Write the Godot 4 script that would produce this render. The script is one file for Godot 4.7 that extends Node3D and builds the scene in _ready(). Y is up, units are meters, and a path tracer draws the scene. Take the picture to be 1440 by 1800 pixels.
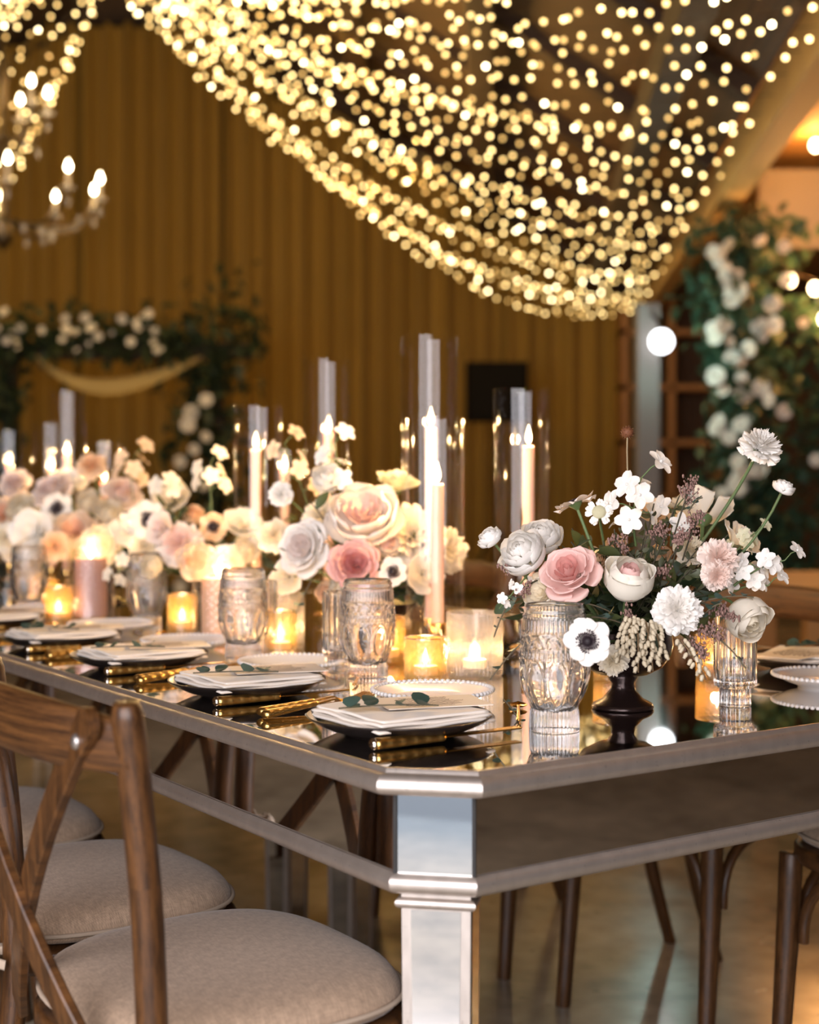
extends Node3D
# A long mirrored dining table laid for a candle-lit wedding dinner in a barn. y is up, metres.
# Table axes: u runs along the long side, v across it, from the corner ORG that stands closest to the camera.
const TOP := 0.76
const TW := 1.25
const TL := 4.4
const ANG := 0.59690
var LDIR := Vector3(-sin(ANG), 0, -cos(ANG))
var SDIR := Vector3(cos(ANG), 0, -sin(ANG))
var ORG := Vector3(0.0154, 0, -1.5533)
var used := {}
var mats := {}
var rng := RandomNumberGenerator.new()

func _ready() -> void:
	rng.seed = 7
	# camera: level, lens shifted
	var cam := Camera3D.new()
	cam.name = "camera"
	cam.projection = Camera3D.PROJECTION_FRUSTUM
	cam.near = 0.05
	cam.far = 80.0
	cam.size = 2.0 * 0.05 * 900.0 / 2550.0
	cam.frustum_offset = Vector2(0.0, -0.05 * 55.0 / 2550.0)
	cam.position = Vector3(0, 1.08, 0)
	add_child(cam)
	var env := Environment.new()
	env.background_mode = Environment.BG_COLOR
	env.background_color = Color(0.84, 0.91, 1.0)
	env.background_energy_multiplier = 1.45
	env.tonemap_mode = Environment.TONE_MAPPER_LINEAR
	env.tonemap_exposure = 1.22
	env.sdfgi_enabled = true
	env.ssao_enabled = true
	env.ssil_enabled = true
	var we := WorldEnvironment.new()
	we.name = "surroundings"
	we.environment = env
	var phys := CameraAttributesPhysical.new()
	phys.frustum_focal_length = 50.0
	phys.exposure_aperture = 3.0
	phys.frustum_focus_distance = 1.97
	we.camera_attributes = phys
	add_child(we)
	# daylight that comes in through the open barn door behind the photographer
	var day := AreaLight3D.new()
	day.name = "doorway_daylight"
	day.area_size = Vector2(DOOR_W - 0.2, DOOR_H - 0.7)
	day.area_normalize_energy = false
	day.light_color = Color(1.0, 0.955, 0.95)
	day.light_energy = 1.9
	day.shadow_enabled = true
	day.position = Vector3(DOOR_X, DOOR_H * 0.5 + 0.3, DOOR_Z + 0.05)
	add_child(day)
	build_room()
	build_lights_canopy()
	build_background()
	build_table()
	build_chairs()
	build_settings()
	build_candles()
	build_flowers()

# ---------------------------------------------------------------- helpers
func T(u: float, v: float, y := TOP) -> Vector3:
	return ORG + LDIR * u + SDIR * v + Vector3(0, y, 0)

func table_basis() -> Basis:
	return Basis(LDIR, Vector3.UP, SDIR)

func numbered(called: String) -> String:
	var n: int = used.get(called, 0)
	used[called] = n + 1
	return called if n == 0 else "%s_%03d" % [called, n]

func thing(called: String, label: String, category: String, at := Vector3.ZERO, turn := Basis.IDENTITY, group := "") -> Node3D:
	var o := Node3D.new()
	o.name = numbered(called)
	o.transform = Transform3D(turn, at)
	tag(o, label, category, group)
	add_child(o)
	return o

func tag(o: Node, label: String, category: String, group := "") -> void:
	o.set_meta("label", label)
	o.set_meta("category", category)
	if group != "":
		o.set_meta("group", group)

func copy_of(o: Node3D, at: Vector3, turn: Basis, label := "", group := "") -> Node3D:
	var base: String = o.name
	if base.length() > 4 and base[base.length() - 4] == "_" and base.substr(base.length() - 3).is_valid_int():
		base = base.substr(0, base.length() - 4)
	var c: Node3D = o.duplicate()
	c.name = numbered(base)
	c.transform = Transform3D(turn, at)
	if label != "":
		c.set_meta("label", label)
	if group != "":
		c.set_meta("group", group)
	add_child(c)
	return c

func part(parent: Node, called: String, mesh: Mesh, m: Material, t := Transform3D.IDENTITY) -> MeshInstance3D:
	var o := MeshInstance3D.new()
	o.name = called
	o.mesh = mesh
	o.material_override = m
	o.transform = t
	parent.add_child(o, true)
	return o

func structure(called: String, mesh: Mesh, m: Material, t := Transform3D.IDENTITY) -> MeshInstance3D:
	var o := MeshInstance3D.new()
	o.name = numbered(called)
	o.mesh = mesh
	o.material_override = m
	o.transform = t
	o.set_meta("kind", "structure")
	add_child(o)
	return o

func solo(called: String, mesh: Mesh, m: Material, label: String, category: String, t: Transform3D, group := "") -> MeshInstance3D:
	var o := MeshInstance3D.new()
	o.name = numbered(called)
	o.mesh = mesh
	o.material_override = m
	o.transform = t
	tag(o, label, category, group)
	add_child(o)
	return o

func omni(parent: Node, at: Vector3, c: Color, energy: float, size: float) -> OmniLight3D:
	var l := OmniLight3D.new()
	l.name = "light_source"
	l.light_color = c
	l.light_energy = energy
	l.light_size = size
	l.omni_range = 30.0
	l.omni_attenuation = 2.0
	l.shadow_enabled = true
	l.position = at
	parent.add_child(l, true)
	return l

# linear reflectance in, material out
func mat(key: String, c: Color, rough := 0.6, metal := 0.0, more := {}) -> StandardMaterial3D:
	if mats.has(key):
		return mats[key]
	var m := StandardMaterial3D.new()
	m.resource_name = key
	m.albedo_color = c.linear_to_srgb()
	m.albedo_color.a = more.get("alpha", 1.0)
	m.roughness = rough
	m.metallic = metal
	for k in more:
		if k == "alpha":
			m.transparency = BaseMaterial3D.TRANSPARENCY_ALPHA
		elif k == "back":
			m.backlight_enabled = true
			m.backlight = (more[k] as Color).linear_to_srgb()
		elif k == "glow":
			m.emission_enabled = true
			m.emission = (more[k] as Color).linear_to_srgb()
			m.emission_energy_multiplier = more.get("power", 1.0)
		elif k == "power":
			pass
		elif k == "spec":
			m.metallic_specular = more[k]
		elif k == "tex":
			m.albedo_texture = more[k]
		elif k == "scale":
			m.uv1_scale = Vector3.ONE * float(more[k])
		elif k == "tri":
			m.uv1_triplanar = true
			m.uv1_world_triplanar = true
		elif k == "rtex":
			m.roughness_texture = more[k]
			m.roughness_texture_channel = BaseMaterial3D.TEXTURE_CHANNEL_RED
		elif k == "bump":
			m.heightmap_enabled = true
			m.heightmap_texture = more[k]
			m.heightmap_scale = more.get("depth", 0.05)
		elif k == "sheen":
			m.rim_enabled = true
			m.rim = more[k]
			m.rim_tint = 0.6
		elif k == "coat":
			m.clearcoat_enabled = true
			m.clearcoat = more[k]
			m.clearcoat_roughness = 0.12
		elif k == "sss":
			m.subsurf_scatter_enabled = true
			m.subsurf_scatter_strength = more[k]
	mats[key] = m
	return m

func glass_solid() -> StandardMaterial3D:
	if not mats.has("solid_glass"):
		var m := StandardMaterial3D.new()
		m.resource_name = "solid_glass"
		m.albedo_color = Color(1, 1, 1, 0.025)
		m.refraction_enabled = true
		m.refraction_scale = 0.05
		m.roughness = 0.0
		mats["solid_glass"] = m
	return mats["solid_glass"]

# textures: f(x, y) in 0..1 gives a linear colour
func paint(w: int, h: int, f: Callable) -> ImageTexture:
	var im := Image.create(w, h, false, Image.FORMAT_RGB8)
	for y in h:
		for x in w:
			var c: Color = f.call(x, y)
			im.set_pixel(x, y, c.linear_to_srgb())
	return ImageTexture.create_from_image(im)

func noise(s: int, freq: float, octaves := 3) -> FastNoiseLite:
	var n := FastNoiseLite.new()
	n.seed = s
	n.noise_type = FastNoiseLite.TYPE_SIMPLEX_SMOOTH
	n.frequency = freq
	n.fractal_octaves = octaves
	return n

func wood_tex(s: int, a: Color, b: Color) -> ImageTexture:
	var n := noise(s, 0.02, 4)
	var fine := noise(s + 3, 0.09, 2)
	return paint(128, 512, func(x, y):
		var k: float = n.get_noise_2d(x * 4.0, y * 0.25) * 0.7 + 0.5
		var g: float = fine.get_noise_2d(x * 5.0, y * 0.2)
		k = clampf(k + g * 0.35, 0.0, 1.0)
		return a.lerp(b, k) * (0.55 if g > 0.42 else 1.0))

# mesh collector: front faces clockwise, normals follow the winding
class MB:
	var v := PackedVector3Array()
	var n := PackedVector3Array()
	var t := PackedVector2Array()
	var ix := PackedInt32Array()

	# rows[i][j]; the surface faces (step in i) x (step in j)
	func grid(rows: Array, wrap := false, uvs := Vector2(1, 1)) -> MB:
		var h: int = rows.size()
		var w: int = rows[0].size()
		var base := v.size()
		var ns := PackedVector3Array()
		ns.resize(h * w)
		for i in h - 1:
			var r0: PackedVector3Array = rows[i]
			var r1: PackedVector3Array = rows[i + 1]
			for j in w - 1:
				var a := r0[j]
				var d := r1[j + 1]
				var fn := (r1[j] - r0[j + 1]).cross(d - a)
				ns[i * w + j] += fn
				ns[i * w + j + 1] += fn
				ns[i * w + w + j] += fn
				ns[i * w + w + j + 1] += fn
				var q := base + i * w + j
				ix.append_array(PackedInt32Array([q, q + 1, q + w, q + w, q + 1, q + w + 1]))
		for i in h:
			if wrap:
				var s := ns[i * w] + ns[i * w + w - 1]
				ns[i * w] = s
				ns[i * w + w - 1] = s
			var row: PackedVector3Array = rows[i]
			for j in w:
				v.append(row[j])
				n.append(ns[i * w + j].normalized())
				t.append(Vector2(float(j) / (w - 1) * uvs.x, float(i) / (h - 1) * uvs.y))
		return self

	# profile of (radius, height) from foot to rim on the outside; relief(angle, k) adds to the radius
	func lathe(profile: Array, seg := 24, uvs := Vector2(1, 1)) -> MB:
		var rows := []
		for p in profile:
			var r := PackedVector3Array()
			for j in seg + 1:
				var a := TAU * j / seg
				r.append(Vector3(p.x * cos(a), p.y, p.x * sin(a)))
			rows.append(r)
		return grid(rows, true, uvs)

	# like lathe, but with a hard edge at every profile point that is given twice
	func turned(profile: Array, seg := 24) -> MB:
		var run := [profile[0]]
		for i in range(1, profile.size()):
			if profile[i] == profile[i - 1]:
				lathe(run, seg)
				run = []
			run.append(profile[i])
		return lathe(run, seg)

	# round or flat bar along a path; size gives half width (across side) and half depth at each point
	func tube(path: Array, size: Array, sides := 8, side := Vector3.ZERO, uvs := Vector2(1, 1), capped := true) -> MB:
		var rows := []
		var last := Vector3.ZERO
		var count := path.size()
		for i in count:
			var d: Vector3 = (path[mini(i + 1, count - 1)] - path[maxi(i - 1, 0)]).normalized()
			var x := side
			if x == Vector3.ZERO:
				x = last if last != Vector3.ZERO else (Vector3.UP if absf(d.y) < 0.8 else Vector3.RIGHT)
			x = (x - d * x.dot(d)).normalized()
			last = x
			var z := x.cross(d)
			var s = size[mini(i, size.size() - 1)]
			var sx: float = s.x if s is Vector2 else s
			var sz: float = s.y if s is Vector2 else s
			var row := PackedVector3Array()
			for j in sides + 1:
				var a := TAU * j / sides
				row.append(path[i] + x * cos(a) * sx + z * sin(a) * sz)
			rows.append(row)
		if capped:
			var first := PackedVector3Array()
			var end := PackedVector3Array()
			first.resize(sides + 1)
			end.resize(sides + 1)
			first.fill(path[0])
			end.fill(path[count - 1])
			rows.push_front(first)
			rows.push_back(end)
		return grid(rows, true, uvs)

	# flat-sided bar with a rectangular section
	func bar(path: Array, half_w: float, half_d: float, side: Vector3, bevel := 0.003) -> MB:
		var ring := [Vector2(1, -1), Vector2(1, 1), Vector2(-1, 1), Vector2(-1, -1)]
		var pts := []
		for k in 4:
			var c: Vector2 = ring[k]
			var nx: Vector2 = ring[(k + 1) % 4]
			var p := Vector2(c.x * half_w, c.y * half_d)
			var q := Vector2(nx.x * half_w, nx.y * half_d)
			var e := (q - p).normalized() * bevel
			pts.append([p + e, q - e])
		var frames := []
		for i in path.size():
			var d: Vector3 = (path[mini(i + 1, path.size() - 1)] - path[maxi(i - 1, 0)]).normalized()
			var x := (side - d * side.dot(d)).normalized()
			frames.append([path[i], x, x.cross(d)])
		for k in 4:
			for pair in [[pts[k][0], pts[k][1]], [pts[k][1], pts[(k + 1) % 4][0]]]:
				var rows := []
				for fr in frames:
					rows.append(PackedVector3Array([fr[0] + fr[1] * pair[0].x + fr[2] * pair[0].y, fr[0] + fr[1] * pair[1].x + fr[2] * pair[1].y]))
				grid(rows)
		for e in [0, path.size() - 1]:
			var fr = frames[e]
			var ring2 := PackedVector3Array()
			for k in 4:
				for p in pts[k]:
					ring2.append(fr[0] + fr[1] * p.x + fr[2] * p.y)
			fan(ring2, fr[2].cross(fr[1]) * (-1.0 if e == 0 else 1.0))
		return self

	func fan(ring: PackedVector3Array, facing: Vector3) -> MB:
		var base := v.size()
		var turn := (ring[2] - ring[0]).cross(ring[1] - ring[0]).dot(facing)
		for p in ring:
			v.append(p)
			n.append(facing.normalized())
			t.append(Vector2(p.x, p.z))
		for k in range(1, ring.size() - 1):
			if turn > 0:
				ix.append_array(PackedInt32Array([base, base + k, base + k + 1]))
			else:
				ix.append_array(PackedInt32Array([base, base + k + 1, base + k]))
		return self

	func box(c: Vector3, s: Vector3, b := 0.0) -> MB:
		b = maxf(b, minf(minf(s.x, s.y), s.z) * 0.06)
		return bar([c - Vector3(0, s.y * 0.5, 0), c + Vector3(0, s.y * 0.5, 0)], s.x * 0.5, s.z * 0.5, Vector3.RIGHT, b)

	func ball(c: Vector3, r: Vector3, seg := 8, rings := 5) -> MB:
		var rows := []
		for i in rings + 1:
			var e := -PI / 2 + PI * i / rings
			var row := PackedVector3Array()
			for j in seg + 1:
				var a := TAU * j / seg
				row.append(c + Vector3(cos(e) * cos(a) * r.x, sin(e) * r.y, cos(e) * sin(a) * r.z))
			rows.append(row)
		return grid(rows, true)

	func add(o: MB, x: Transform3D) -> MB:
		var base := v.size()
		for i in o.v.size():
			v.append(x * o.v[i])
			n.append((x.basis * o.n[i]).normalized())
			t.append(o.t[i])
		for i in o.ix:
			ix.append(base + i)
		return self

	func mesh() -> ArrayMesh:
		var a := []
		a.resize(Mesh.ARRAY_MAX)
		a[Mesh.ARRAY_VERTEX] = v
		a[Mesh.ARRAY_NORMAL] = n
		a[Mesh.ARRAY_TEX_UV] = t
		a[Mesh.ARRAY_INDEX] = ix
		var m := ArrayMesh.new()
		m.add_surface_from_arrays(Mesh.PRIMITIVE_TRIANGLES, a)
		return m

func look(dir: Vector3, spin := 0.0) -> Basis:   # a basis whose y axis points along dir
	var y := dir.normalized()
	var x := Vector3.UP.cross(y) if absf(y.y) < 0.98 else Vector3.RIGHT
	x = x.normalized()
	return Basis(x, y, x.cross(y)) * Basis(Vector3.UP, spin)

func curve_pts(a: Vector3, b: Vector3, c: Vector3, n := 8) -> Array:   # quadratic bend from a by way of b to c
	var r := []
	for i in n + 1:
		var t := float(i) / n
		r.append(a.lerp(b, t).lerp(b.lerp(c, t), t))
	return r

# ---------------------------------------------------------------- the barn
const DOOR_X := -1.55
const DOOR_Z := 1.0
const DOOR_W := 4.5
const DOOR_H := 2.9
const BACK_Z := -13.9
const RIDGE := Vector2(-2.6, 6.0)      # x, y of the ridge
const HUB := Vector3(-1.86, 4.27, -8.6)

func eave_x(z: float) -> float:
	return 1.016 - 0.0817 * z

func roof_y(x: float, z: float) -> float:
	if x < RIDGE.x:
		return lerpf(RIDGE.y, 2.9, (RIDGE.x - x) / (RIDGE.x + 7.2))
	return lerpf(RIDGE.y, 2.85, (x - RIDGE.x) / (eave_x(z) - RIDGE.x))

func slab(a: Vector3, b: Vector3) -> ArrayMesh:
	return MB.new().box((a + b) * 0.5, (b - a).abs(), 0.002).mesh()

func build_room() -> void:
	var fn := noise(11, 0.008, 5)
	var fn2 := noise(12, 0.05, 3)
	var floor_tex := paint(512, 512, func(x, y):
		var k: float = fn.get_noise_2d(x, y) * 0.55 + fn2.get_noise_2d(x, y) * 0.25
		var grit: float = 0.6 if fn2.get_noise_2d(x * 2.3 + 900, y * 2.3) > 0.62 else 1.0
		return Color(0.40, 0.34, 0.25) * (1.0 + k) * grit)   # small dark grit specks, as on the photographed floor
	var rough_tex := paint(256, 256, func(x, y):
		var k: float = clampf(0.34 + fn.get_noise_2d(x * 3.0, y * 3.0) * 0.22, 0.0, 1.0)
		var c := Color(k, k, k)
		return c.srgb_to_linear())
	var concrete := mat("polished_concrete", Color(1, 1, 1), 0.6, 0.0, {"tex": floor_tex, "rtex": rough_tex, "scale": 0.35, "tri": true, "coat": 0.25})
	structure("floor", slab(Vector3(-7.4, -0.2, BACK_Z - 0.2), Vector3(5.2, 0, DOOR_Z + 0.2)), concrete)
	structure("ground_outside", slab(Vector3(-9, -0.2, DOOR_Z + 0.2), Vector3(9, -0.005, 16.0)), mat("pale_paving", Color(0.52, 0.51, 0.50), 0.8))
	var board_tex := wood_tex(21, Color(0.045, 0.020, 0.008), Color(0.16, 0.075, 0.024))
	var boards := mat("barn_boards", Color(1, 1, 1), 0.6, 0.0, {"tex": board_tex})
	var dark_wood := mat("rafter_wood", Color(0.045, 0.022, 0.010), 0.7)
	var beam_wood := mat("pine_beam", Color(0.62, 0.40, 0.14), 0.55)
	var plaster := mat("plaster", Color(0.10, 0.06, 0.03), 0.85)
	structure("wall_left", slab(Vector3(-7.4, 0, BACK_Z), Vector3(-7.2, 3.1, DOOR_Z + 0.2)), plaster)
	structure("wall_right", slab(Vector3(5.0, 0, BACK_Z), Vector3(5.2, 3.4, DOOR_Z + 0.2)), plaster)
	# front wall with the open barn door behind the photographer
	structure("wall_front", slab(Vector3(-7.2, 0, DOOR_Z), Vector3(DOOR_X - DOOR_W * 0.5, 7, DOOR_Z + 0.2)), plaster)
	structure("wall_front", slab(Vector3(DOOR_X + DOOR_W * 0.5, 0, DOOR_Z), Vector3(5.0, 7, DOOR_Z + 0.2)), plaster)
	structure("wall_front", slab(Vector3(DOOR_X - DOOR_W * 0.5, DOOR_H, DOOR_Z), Vector3(DOOR_X + DOOR_W * 0.5, 7, DOOR_Z + 0.2)), plaster)
	structure("wall_back", slab(Vector3(-7.2, 0, BACK_Z - 0.2), Vector3(5.0, 7, BACK_Z)), plaster)
	# boards of the back wall that show beside the curtain
	var back_boards := structure("wall_cladding", slab(Vector3(1.9, 0, BACK_Z), Vector3(5.0, 0.08, BACK_Z + 0.05)), boards)
	var bm := MB.new().box(Vector3(0, 1.6, 0), Vector3(0.2, 3.1, 0.03), 0.004).mesh()
	for k in 15:
		part(back_boards, "board", bm, boards, Transform3D(Basis.IDENTITY, Vector3(2.0 + 0.207 * k, 0.05, BACK_Z + 0.02 + 0.008 * (k % 2))))
	# roof: two slopes over the hall, a flat ceiling over the side aisle
	var roof := structure("ceiling", roof_slope(eave_x(BACK_Z), eave_x(DOOR_Z), 2.85, false), plaster)
	structure("ceiling", roof_slope(-7.2, -7.2, 2.9, true), plaster)
	var ac := MB.new()
	for y in [3.0, 3.15]:
		var q := [Vector3(eave_x(BACK_Z) - 0.02, y, BACK_Z - 0.2), Vector3(5.2, y, BACK_Z - 0.2), Vector3(eave_x(DOOR_Z) - 0.02, y, DOOR_Z + 0.2), Vector3(5.2, y, DOOR_Z + 0.2)]
		if y < 3.1:
			ac.grid([PackedVector3Array([q[0], q[2]]), PackedVector3Array([q[1], q[3]])])
		else:
			ac.grid([PackedVector3Array([q[2], q[0]]), PackedVector3Array([q[3], q[1]])])
	structure("ceiling", ac.mesh(), mat("aisle_ceiling", Color(0.45, 0.25, 0.08), 0.7))
	for k in 16:   # roof boards on the right slope
		var t0 := (k + 0.04) / 16.0
		var t1 := (k + 0.96) / 16.0
		var q := []
		for t in [t0, t1]:
			for z in [BACK_Z, DOOR_Z]:
				var x := lerpf(RIDGE.x, eave_x(z), t)
				q.append(Vector3(x, roof_y(x, z) - 0.03, z))
		part(roof, "roof_board", MB.new().bar([(q[0] + q[2]) * 0.5, (q[1] + q[3]) * 0.5], (q[2] - q[0]).length() * 0.5, 0.012, q[2] - q[0], 0.003).mesh(), boards)
	for k in 9:    # rafters under the boards
		var z := -2.2 - 1.4 * k
		var a := Vector3(RIDGE.x, RIDGE.y - 0.16, z)
		var b := Vector3(eave_x(z), 2.85 - 0.02, z)
		part(roof, "rafter", MB.new().bar([a, b], 0.06, 0.10, Vector3(0, 0, 1), 0.006).mesh(), dark_wood)
	for k in 4:    # purlins along the hall
		var t := 0.3 + 0.2 * k
		var e := []
		for z in [BACK_Z + 0.05, DOOR_Z - 0.05]:
			var x := lerpf(RIDGE.x, eave_x(z), t)
			e.append(Vector3(x, roof_y(x, z) - 0.32, z))
		part(roof, "purlin", MB.new().bar(e, 0.07, 0.09, Vector3.RIGHT, 0.006).mesh(), dark_wood)
	# the eave beam the light strings are tied to, on posts
	var eb := MB.new().bar([Vector3(eave_x(BACK_Z) + 0.09, 2.72, BACK_Z), Vector3(eave_x(DOOR_Z) + 0.09, 2.72, DOOR_Z)], 0.07, 0.12, Vector3.RIGHT, 0.01).mesh()
	var beam := structure("trim_1", eb, beam_wood)
	for z in [-13.2]:
		part(beam, "post", slab(Vector3(eave_x(z) + 0.0, 0, z - 0.1), Vector3(eave_x(z) + 0.18, 2.62, z + 0.1)), mat("grey_post", Color(0.20, 0.18, 0.17), 0.7))
	structure("trim_2", MB.new().bar([Vector3(-4.7, 2.72, BACK_Z + 0.5), Vector3(-4.7, 2.72, DOOR_Z)], 0.07, 0.12, Vector3.RIGHT, 0.01).mesh(), beam_wood)
	build_curtains()

func roof_slope(xa: float, xb: float, low: float, left: bool) -> ArrayMesh:
	var m := MB.new()
	var a := Vector3(RIDGE.x, RIDGE.y, BACK_Z - 0.2)
	var b := Vector3(RIDGE.x, RIDGE.y, DOOR_Z + 0.2)
	var c := Vector3(xa, low, BACK_Z - 0.2)
	var d := Vector3(xb, low, DOOR_Z + 0.2)
	var up := Vector3(0, 0.15, 0)
	for o in [Vector3.ZERO, up]:
		var flip: bool = (o == up) != left
		if flip:
			m.grid([PackedVector3Array([a + o, c + o]), PackedVector3Array([b + o, d + o])])
		else:
			m.grid([PackedVector3Array([c + o, a + o]), PackedVector3Array([d + o, b + o])])
	m.grid([PackedVector3Array([c, c + up]), PackedVector3Array([d, d + up])])
	return m.mesh()

func build_curtains() -> void:
	var cloth := mat("gold_drape", Color(0.40, 0.245, 0.040), 0.8, 0.0, {"sheen": 0.4})
	var side := ["by the flower arch", "hanging behind the arch's left post", "hanging over the arch's garland", "hanging beside the dark clump of the arch", "hanging behind the tall glass hurricanes", "hanging behind the black loudspeaker", "beside the grey post"]
	var x0 := -7.0
	for k in 7:
		var x1 := x0 + 1.31
		var r := RandomNumberGenerator.new()
		r.seed = 100 + k
		var xs := []
		var x := 0.0
		var ph := 0.0
		while x < 1.0:
			xs.append([x, ph])
			x += 0.0125
			ph += 0.0125 * 1.31 / lerpf(0.13, 0.36, pow(r.randf(), 1.6)) * TAU
		xs.append([1.0, ph])
		var rows := []
		var amp := r.randf_range(0.09, 0.13)
		for i in 9:
			var f := i / 8.0
			var row := PackedVector3Array()
			for p in xs:
				var wx: float = lerpf(x0, x1, p[0])
				var topy := minf(5.35, roof_y(wx, BACK_Z + 0.3) - 0.12)
				var w: float = sin(p[1]) * amp * (0.75 + 0.3 * (1.0 - f)) + sin(p[1] * 0.37 + k) * 0.03
				row.append(Vector3(wx - x0 + cos(p[1]) * 0.012, lerpf(0.02, topy, f), w))
			rows.append(row)
		var t := thing("curtain_panel", "gold pleated floor length curtain " + side[k], "curtain", Vector3(x0, 0, BACK_Z + 0.34))
		part(t, "drape", MB.new().grid(rows, false, Vector2(6, 4)).mesh(), cloth)
		var ya := minf(5.35, roof_y(x0, BACK_Z + 0.3) - 0.12)
		var yb := minf(5.35, roof_y(x1, BACK_Z + 0.3) - 0.12)
		part(t, "curtain_rod", MB.new().tube([Vector3(0, ya, 0), Vector3(1.31, yb, 0)], [0.02], 8).mesh(), mat("dark_metal", Color(0.03, 0.025, 0.02), 0.4, 0.8))
		x0 = x1

# ---------------------------------------------------------------- fairy light canopy
func build_lights_canopy() -> void:
	var bulb := MB.new().ball(Vector3.ZERO, Vector3(0.011, 0.011, 0.011), 6, 3).mesh()
	var warm := []
	for p in [[7.0, Color(1.0, 0.70, 0.28)], [4.0, Color(1.0, 0.66, 0.23)], [2.0, Color(1.0, 0.60, 0.17)], [15.0, Color(1.0, 0.80, 0.45)]]:
		warm.append(mat("warm_bulb_%d" % p[0], Color(1, 0.8, 0.5), 0.4, 0.0, {"glow": p[1], "power": p[0]}))
	var wire := mat("bulb_wire", Color(0.05, 0.035, 0.015), 0.6)
	var r := RandomNumberGenerator.new()
	r.seed = 33
	var ends := []
	var nr := 35
	for k in nr:
		var f := float(k) / (nr - 1)
		var z := -12.95 + 10.6 * pow(f, 0.95)
		ends.append([Vector3(eave_x(z) - 0.01, 2.66, z), 1.0, f])
	for k in 12:
		var f := k / 11.0
		ends.append([Vector3(-4.62, 2.66, -12.9 + 6.0 * f), 0.95, f * 0.6])
	var ring_at := 0
	for e in ends:
		var a := HUB + Vector3(0.16, 0, 0).rotated(Vector3.UP, ring_at * 0.7)
		ring_at += 1
		var b: Vector3 = e[0]
		var span := a.distance_to(b)
		var right: bool = b.x > 0
		var lab := "string of warm fairy lights swagged from the hub to the pine eave beam" if right else "string of warm fairy lights swagged from the hub past the crystal chandelier"
		var s := thing("fairy_light_string", lab, "string lights", a, Basis.IDENTITY, "fairy light strings to the pine beam" if right else "fairy light strings past the chandelier")
		var sag := span * (lerpf(0.118, 0.030, pow(float(e[2]), 0.8)) + r.randf_range(-0.012, 0.014)) * float(e[1])
		var pts := []
		var n := 18
		for i in n + 1:
			var t := float(i) / n
			pts.append((b - a) * t - Vector3(0, 4.0 * sag * t * (1 - t), 0))
		part(s, "wire", MB.new().tube(pts, [0.0016], 3).mesh(), wire)
		var step := 0.092
		var t := r.randf_range(0.02, 0.07)
		var lit := 0
		while t < 0.995:
			var p := (b - a) * t - Vector3(0, 4.0 * sag * t * (1 - t), 0) + Vector3(r.randf_range(-0.03, 0.03), r.randf_range(-0.05, 0.0), r.randf_range(-0.03, 0.03))
			var w := r.randf()
			var m: Material = warm[0] if w < 0.34 else warm[1] if w < 0.68 else warm[2] if w < 0.94 else warm[3]
			var o := part(s, "bulb", bulb, m, Transform3D(Basis.IDENTITY, p))
			lit += 1
			if lit == 22 and ring_at % 5 == 1:
				omni(o, Vector3.ZERO, Color(1.0, 0.78, 0.42), 0.26, 0.011)
			t += step * r.randf_range(0.75, 1.25) / span
	# hub ring the strings are tied to, hung from the ridge
	var h := thing("canopy_hub_ring", "dark metal ring under the ridge where the fairy light strings meet", "ring", HUB)
	var loop := []
	for i in 25:
		loop.append(Vector3(0.16, 0, 0).rotated(Vector3.UP, TAU * i / 24.0))
	part(h, "ring", MB.new().tube(loop, [0.014], 6).mesh(), mat("dark_metal", Color(0.03, 0.025, 0.02), 0.4, 0.8))
	part(h, "chain", MB.new().tube([Vector3.ZERO, Vector3(0, roof_y(HUB.x, HUB.z) - HUB.y, 0)], [0.006], 5).mesh(), mats["dark_metal"])
	for i in 3:
		part(h, "spoke", MB.new().tube([Vector3.ZERO, Vector3(0.16, 0, 0).rotated(Vector3.UP, TAU * i / 3.0)], [0.006], 5).mesh(), mats["dark_metal"])

# ---------------------------------------------------------------- things far behind the table
func leaf_mesh(l: float, w: float, bend: float) -> ArrayMesh:
	var rows := []
	for i in 6:
		var t := i / 5.0
		var half := w * 0.5 * pow(sin(PI * clampf(t * 0.94 + 0.03, 0, 1)), 0.75)
		var y := -bend * t * t
		rows.append(PackedVector3Array([Vector3(-half, y + half * 0.25, l * t), Vector3(0, y, l * t), Vector3(half, y + half * 0.25, l * t)]))
	return MB.new().grid(rows).mesh()

func leaf_cloud(parent: Node, mesh: Mesh, m: Material, spots: Array, r: RandomNumberGenerator, called := "leaves") -> void:
	var mm := MultiMesh.new()
	mm.transform_format = MultiMesh.TRANSFORM_3D
	mm.mesh = mesh
	mm.instance_count = spots.size()
	for i in spots.size():
		var b := Basis.from_euler(Vector3(r.randf_range(-1.2, 1.2), r.randf_range(0, TAU), r.randf_range(-0.8, 0.8))).scaled(Vector3.ONE * r.randf_range(0.7, 1.25))
		mm.set_instance_transform(i, Transform3D(b, spots[i]))
	var o := MultiMeshInstance3D.new()
	o.name = called
	o.multimesh = mm
	o.material_override = m
	o.set_meta("kind", "stuff")
	parent.add_child(o, true)

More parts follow.
